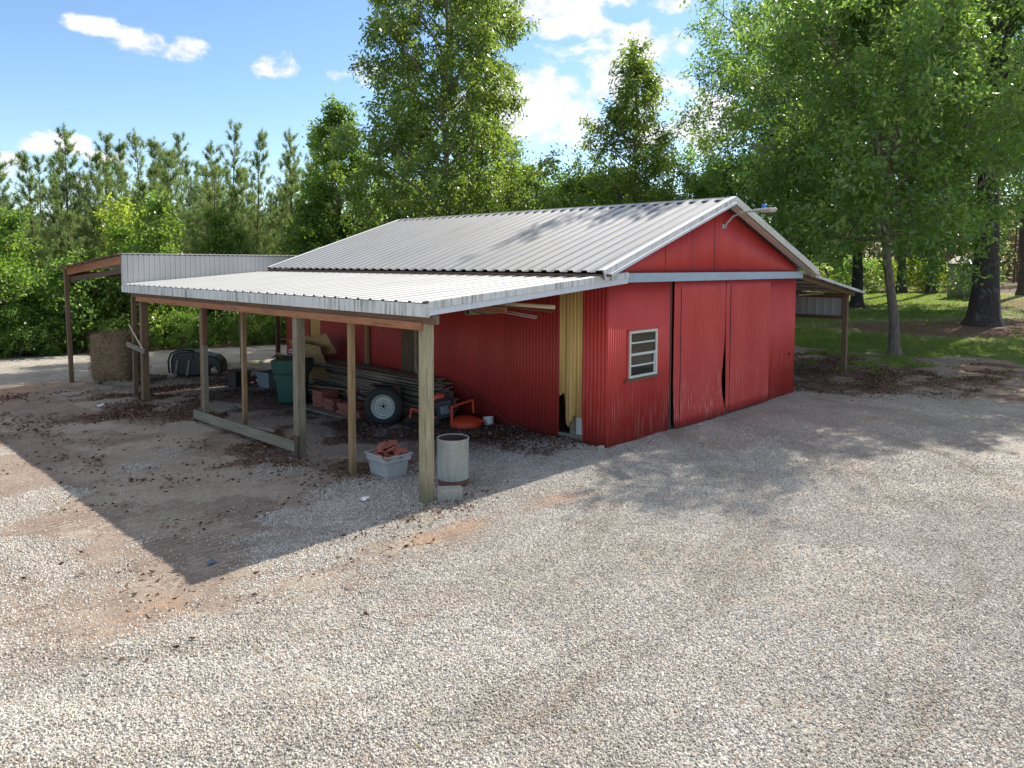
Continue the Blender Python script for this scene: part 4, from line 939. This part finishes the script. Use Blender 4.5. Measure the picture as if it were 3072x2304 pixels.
# poles stored on the rafters
def pole(name,a,b,r,mat,label,cat='pole'):
    a=Vector(a);b=Vector(b); o=MB().tube([a-a,b-a],r,12).build(name,mat,None,True); o.location=a; return tag(o,label,cat)
pole('plastic_pipe',(-1.0,.37,2.50),(-1.0,3.2,2.52),.035,'pvc','thick cream pipe stored under the lean-to rafters, open end forward')
pole('metal_rod',(-1.06,.70,2.33),(-1.3,2.9,2.55),.011,'steel_rod','upper thin metal rod sloping forward from the lean-to rafters')
pole('metal_rod',(-1.10,.68,2.30),(-1.36,2.9,2.53),.011,'steel_rod','lower thin metal rod sloping forward from the lean-to rafters')
pole('wooden_pole',(-.75,.62,2.40),(-.85,3.0,2.5),.018,'brown_beam','slim brown pole stored beside the cream pipe under the rafters')
o=MB().box((0,0,0),(.05,1.9,.10)).build('stored_board','orange_beam',None); o.location=(-1.25,2.2,2.42); tag(o,'orange brown board stored under the lean-to rafters below the pipe','board')
o=MB().box((0,0,0),(.9,.05,.10)).box((.42,0,.1),(.05,.05,.25)).box((-.42,0,.1),(.05,.05,.25)).build('pole_hanger','grey_rail',None); o.location=(-1.1,1.95,2.36); tag(o,'wooden hanger carrying the pipe and rods under the lean-to roof','hanger')
# scraps
def scrap(loc,s,mat,label,rz):
    b=MB(); r_=random.Random(int(abs(loc[0])*100))
    for j in range(5):
        for i in range(5): b.v.append(((i-2)*s/4,(j-2)*s*.7/4,r_.uniform(0,s*.22)))
    for j in range(4):
        for i in range(4): a=j*5+i; b.f.append((a,a+1,a+6,a+5))
    o=b.build('scrap',mat,None,solid=.004); o.location=loc; o.rotation_euler=(0,0,rz); return tag(o,label,'scrap')
scrap((-4.62,.62,.03),.13,'paper','crumpled white scrap on the earth in front of the grey tote',.4)
scrap((-5.0,10.2,.03),.16,'paper','white scrap on the earth left of the farthest lean-to posts',1.)
scrap((-6.95,.05,.03),.10,'dusty_blue','small dusty blue scrap on the shaded earth inside the roof shadow\'s tip',.2)

# ------------------------------------------------------------------ beyond the lawn
gs=thing('garden_shed','beige metal garden shed half hidden behind the massive oak','garden shed',G(46.9,4.2),R(-24))
sheet('shed_wall','grey_siding',gs,(-.9,1.0,0),(0,-1,0),(0,0,1),(-1,0,0),2.0,0,2.35,.10,.012,'sine')
sheet('shed_wall','beige_siding',gs,(-.9,-1.0,0),(1,0,0),(0,0,1),(0,-1,0),1.9,0,2.6,.24,.012,'rib')
sheet('shed_wall','beige_siding',gs,(-.9,1.0,0),(1,0,0),(0,0,1),(0,1,0),1.9,0,2.35,.24,.012,'rib')
sheet('shed_wall','beige_siding',gs,(1.0,-1.0,0),(0,1,0),(0,0,1),(1,0,0),2.0,0,2.35,.24,.012,'rib')
MB().prism([Vector((-1.0,0,2.35)),Vector((0,0,2.85)),Vector((1.1,0,2.35)),Vector((1.1,0,2.30)),Vector((-1.0,0,2.30))],(0,-1.08,0),(0,1.08,0)).build('shed_roof','grey_siding',gs)
MB().box((.05,-1.02,1.0),(.03,.02,1.9)).build('door_seam','brown_beam',gs)
ga=thing('gate_frame','bare dark timber gate frame standing left of the beige garden shed','gate',G(50.6,6.0),R(-77))
for x in (-1.25,1.25): MB().box((x,0,1.1),(.20,.20,2.4)).build('gate_post','oak_bark',ga)
MB().box((0,0,2.25),(2.7,.14,.14)).build('gate_beam','oak_bark',ga)
MB().box((0,0,.55),(2.4,.08,.16)).build('gate_rail','oak_bark',ga); MB().box((.35,0,1.2),(.08,.08,2.1)).build('gate_bar','oak_bark',ga)

# ------------------------------------------------------------------ scattered stuff
def height(P):
    ix=np.clip(np.searchsorted(xs,P[:,0])-1,0,len(xs)-2); iy=np.clip(np.searchsorted(ys,P[:,1])-1,0,len(ys)-2)
    fx=(P[:,0]-xs[ix])/(xs[ix+1]-xs[ix]); fy=(P[:,1]-ys[iy])/(ys[iy+1]-ys[iy])
    return GZ[ix,iy]*(1-fx)*(1-fy)+GZ[ix+1,iy]*fx*(1-fy)+GZ[ix,iy+1]*(1-fx)*fy+GZ[ix+1,iy+1]*fx*fy
def scatter(n,x0,x1,y0,y1,seed,prob):
    r=np.random.RandomState(seed); P=np.stack([r.uniform(x0,x1,n),r.uniform(y0,y1,n)],1); k=r.rand(n)<prob(P); P=P[k]; return np.column_stack([P,height(P)]),r
def inside(P): return ((P[:,0]>-.02)&(P[:,0]<7.95)&(P[:,1]>-.02)&(P[:,1]<11.1))
P,r=scatter(330000,-10.5,16,-3.5,14.5,21,lambda P:np.where(inside(P),0,masks(P[:,0],P[:,1])[2]**1.4*(.22+.78*smooth01(.42,.58,fbm(P[:,0]+3,P[:,1],1.8)))+.06*masks(P[:,0],P[:,1])[1]*smooth01(.5,.66,fbm(P[:,0]+13,P[:,1]-4,1.1))))
P[:,2]+=r.uniform(.004,.035,len(P)); D=r.normal(size=(len(P),3)); D[:,2]*=.2
fl_=mk('fallen_leaves',leaf_mesh('fallen_leaves',P,D,r.uniform(.03,.095,len(P)),r.uniform(.008,.022,len(P)),r,r.rand(len(P))**1.2,'litter_leaf',.6),'litter_leaf'); tag(fl_,'brown dead leaves littering the earth under the lean-to','fallen leaves',kind='stuff')
P,r=scatter(520000,8.5,52,-14,24,22,lambda P:(masks(P[:,0],P[:,1])[3]+.22*masks(P[:,0],P[:,1])[1]*smooth01(.5,.62,fbm(P[:,0],P[:,1],1.2)))*np.clip(1.1-P[:,0]/60,.25,1)*.8*(.3+.7*smooth01(.36,.52,fbm(P[:,0]+5,P[:,1],.8))))
n=len(P); D=unit(np.stack([r.normal(0,.5,n),r.normal(0,.5,n),np.ones(n)],1)); S=unit(np.cross(D,r.normal(size=(n,3))))*(.008+.0005*P[:,:1]); Ln=(r.uniform(.05,.12,n))[:,None]
V=np.stack([P-S,P+S,P+D*Ln],1).reshape(-1,3)
gr_=mk('grass',npmesh('grass',V,np.arange(n*3).reshape(n,3),np.clip(fbm(P[:,0],P[:,1],.5)+r.normal(0,.2,n)-.05,0,1)),'grass_blade'); tag(gr_,'short green lawn grass under the trees on the right','grass',kind='stuff')
# gravel stones: points instanced with a small rough stone
cam=np.array([-10.17,-7.47])
def gp(P):
    d=np.hypot(P[:,0]-cam[0],P[:,1]-cam[1]); m_=masks(P[:,0],P[:,1]); return np.clip(m_[0]*1.25-.15,.025,1)*(.35+.65*smooth01(.33,.5,fbm(P[:,0],P[:,1],.9)))*np.clip((17-d)/8,0,1)**1.3*np.where(inside(P),0,1)
P,r=scatter(1150000,-13,4.5,-8.5,8,23,gp)
ang=np.degrees(np.arctan2(P[:,1]-cam[1],P[:,0]-cam[0])); P=P[(ang>-2)&(ang<90)]
me=bpy.data.meshes.new('gravel'); me.vertices.add(len(P)); me.vertices.foreach_set('co',P.astype(np.float32).ravel()); me.update()
ngr=len(P)
m=N('gravel_stone'); rd=m.rnd(); st_=m.ramp(rd,[(0,(.27,.245,.215)),(.2,(.38,.355,.32)),(.55,(.50,.475,.43)),(.985,(.64,.61,.56)),(.992,(.42,.27,.17)),(1,(.38,.24,.15))])
st_=m.mix(m.ramp(m.noise(m.pos(),.8,5,.65),[(.42,0.),(.72,.45)]),st_,(.25,.21,.17,1)); st_=windrow(m,m.pos(),st_); MT['gravel_stone']=m.pbr(st_,.9,0,None,.25)
go=mk('gravel',me,'gravel_stone'); tag(go,'loose pale gravel stones covering the yard','gravel',kind='stuff')
ng=bpy.data.node_groups.new('gravel_scatter','GeometryNodeTree'); ng.interface.new_socket('Geometry',in_out='INPUT',socket_type='NodeSocketGeometry'); ng.interface.new_socket('Geometry',in_out='OUTPUT',socket_type='NodeSocketGeometry')
gi=ng.nodes.new('NodeGroupInput'); gout=ng.nodes.new('NodeGroupOutput'); ico=ng.nodes.new('GeometryNodeMeshIcoSphere'); ico.inputs['Radius'].default_value=1.; ico.inputs['Subdivisions'].default_value=2
spn=ng.nodes.new('GeometryNodeSetPosition'); ns=ng.nodes.new('ShaderNodeTexNoise'); ns.inputs['Scale'].default_value=1.3; sub=ng.nodes.new('ShaderNodeVectorMath'); sub.operation='SUBTRACT'; sub.inputs[1].default_value=(.5,.5,.5); mul=ng.nodes.new('ShaderNodeVectorMath'); mul.operation='SCALE'; mul.inputs['Scale'].default_value=1.5
ng.links.new(ns.outputs['Color'],sub.inputs[0]); ng.links.new(sub.outputs[0],mul.inputs[0]); ng.links.new(mul.outputs[0],spn.inputs['Offset']); ng.links.new(ico.outputs[0],spn.inputs['Geometry'])
smt=ng.nodes.new('GeometryNodeSetMaterial'); smt.inputs['Material'].default_value=MT['gravel_stone']; ng.links.new(spn.outputs[0],smt.inputs['Geometry'])
iop=ng.nodes.new('GeometryNodeInstanceOnPoints'); rv=ng.nodes.new('FunctionNodeRandomValue'); rv.data_type='FLOAT_VECTOR'; rv.inputs[0].default_value=(0,0,0); rv.inputs[1].default_value=(6.28,6.28,6.28)
rs=ng.nodes.new('FunctionNodeRandomValue'); rs.data_type='FLOAT_VECTOR'; rs.inputs[0].default_value=(.005,.0045,.0035); rs.inputs[1].default_value=(.016,.013,.010); rs.inputs['Seed'].default_value=5
ng.links.new(gi.outputs[0],iop.inputs['Points']); ng.links.new(smt.outputs[0],iop.inputs['Instance']); ng.links.new(rv.outputs[0],iop.inputs['Rotation']); ng.links.new(rs.outputs[0],iop.inputs['Scale']); ng.links.new(iop.outputs[0],gout.inputs[0])
md=go.modifiers.new('scatter','NODES'); md.node_group=ng
print('gravel points',ngr)

# ------------------------------------------------------------------ light, sky, camera
s=Vector((.755,.013,.655)).normalized()
sun=bpy.data.lights.new('sun','SUN'); sun.energy=4.1; sun.angle=R(.5); sun.color=(1,.93,.82)
so=bpy.data.objects.new('sun',sun); COL.objects.link(so); so.rotation_euler=(-s).to_track_quat('-Z','Y').to_euler(); so.location=(20,0,30)
w=N('World',True); sc.world=w.t
el=math.asin(s.z); az=math.atan2(s.y,s.x)
skyn=w.n('ShaderNodeTexSky',sky_type='NISHITA',sun_disc=False); skyn.sun_elevation=el; skyn.sun_rotation=R(90)-az; skyn.air_density=1.0; skyn.dust_density=.25; skyn.ozone_density=2.2; skyn.altitude=300
tc=w.n('ShaderNodeTexCoord'); dv=tc.outputs['Generated']; xyz=w.sep(dv)
azn=w.math('MULTIPLY',w.math('ARCTAN2',xyz[1],xyz[0]),57.2958); eln=w.math('MULTIPLY',w.math('ARCSINE',xyz[2]),57.2958)
nz=w.noise(w.mapv(dv,(1,1,1.5)),11,8,.62,.3); nz2=w.noise(w.mapv(dv,(1,1,1.6),(3,1,2)),34,6,.6)
mask=None
CL=[(73.6,15.5,1.7,.65),(70.6,15.0,2.3,.75),(67.9,14.8,1.9,.8),(61.3,14.4,2.2,1.15),(57.6,13.9,1.2,.6),(54.6,14.2,1.9,1.2),(42.0,19.6,6.2,1.7),(40.0,18.0,3.8,.9),(33.6,16.2,3.6,1.8),(31.5,18.9,1.8,.6),(40.5,12.6,5.6,3.0),(44.5,11.6,4.2,2.4),(36,13.5,4.5,2.4),(33.0,12.6,4.0,2.4),(30.0,10.5,3.4,1.8),(76.0,7.8,2.0,.8),(73.0,7.2,1.2,.4),(78.6,6.2,1.4,.9),(74.5,5.2,1.6,.6),(20,13,5,2),(8,18,7,2),(-10,10,8,2),(95,9,6,1.4),(110,16,7,2),(64,21.5,2.5,.4)]
for (a,e,sa,se) in CL:
    dx=w.math('DIVIDE',w.math('SUBTRACT',azn,a),sa); dy=w.math('DIVIDE',w.math('SUBTRACT',eln,e),se)
    d=w.math('ADD',w.math('MULTIPLY',dx,dx),w.math('MULTIPLY',dy,dy)); f=w.math('SUBTRACT',1.2 if a>50 else 1.7,d)
    f=w.math('MAXIMUM',f,-3.0); mask=f if mask is None else w.math('SMOOTH_MAX',mask,f,.4)
mm=w.math('ADD',mask,w.math('MULTIPLY',w.math('SUBTRACT',nz,.52),7.5)); mm=w.math('ADD',mm,w.math('MULTIPLY',w.math('SUBTRACT',nz2,.5),2.2))
hi=w.math('ADD',w.math('MULTIPLY',w.sstep(eln,25.,40.),5.),-3.6); mm=w.math('MAXIMUM',mm,w.math('ADD',hi,w.math('MULTIPLY',w.math('SUBTRACT',nz,.5),9.)))  # overhead cloud cover out of view, added to brighten and whiten the shade
cf=w.sstep(mm,.05,1.35)
shade=w.ramp(w.math('ADD',w.math('MULTIPLY',nz2,.5),w.math('MULTIPLY',nz,.5)),[(.3,(.60,.64,.73)),(.6,(.95,.93,.92))])
hs=w.n('ShaderNodeHueSaturation'); hs.inputs['Saturation'].default_value=1.08; w.set(hs.inputs['Color'],skyn.outputs[0]); b1=w.n('ShaderNodeBackground'); w.set(b1.inputs[0],hs.outputs[0]); b1.inputs[1].default_value=.082
b2=w.n('ShaderNodeBackground'); w.set(b2.inputs[0],shade); b2.inputs[1].default_value=.54
mx=w.n('ShaderNodeMixShader'); w.set(mx.inputs[0],w.math('MULTIPLY',cf,.93)); w.nt.links.new(b1.outputs[0],mx.inputs[1]); w.nt.links.new(b2.outputs[0],mx.inputs[2])
ow=w.n('ShaderNodeOutputWorld'); w.nt.links.new(mx.outputs[0],ow.inputs[0])
cd=bpy.data.cameras.new('camera'); co=bpy.data.objects.new('camera',cd); COL.objects.link(co); sc.camera=co
yaw,pit,rol=R(43.8659),R(3.2831),R(.2347)
Fw=Vector((math.cos(yaw)*math.cos(pit),math.sin(yaw)*math.cos(pit),-math.sin(pit))); Rt=Vector((math.sin(yaw),-math.cos(yaw),0)); Up=Rt.cross(Fw)
c_,s_=math.cos(rol),math.sin(rol); Rt,Up=Rt*c_+Up*s_,Up*c_-Rt*s_
M=Matrix((Rt,Up,-Fw)).transposed().to_4x4(); M.translation=Vector((-10.1715,-7.4709,3.2)); co.matrix_world=M
cd.sensor_width=36; cd.lens=2173.014*36/3072; cd.shift_y=-(1152-919.39)/3072; cd.clip_start=.1; cd.clip_end=2000
sc.view_settings.view_transform='Standard'; sc.view_settings.look='None'; sc.view_settings.exposure=1.25; sc.view_settings.gamma=1
sc.cycles.max_bounces=7; sc.cycles.diffuse_bounces=3; sc.cycles.glossy_bounces=2; sc.cycles.transmission_bounces=4; sc.cycles.transparent_max_bounces=6; sc.cycles.use_denoising=True; sc.cycles.denoiser='OPENIMAGEDENOISE'; sc.cycles.denoising_input_passes='RGB_ALBEDO_NORMAL'; sc.cycles.denoising_prefilter='ACCURATE'
sc.cycles.caustics_reflective=False; sc.cycles.caustics_refractive=False
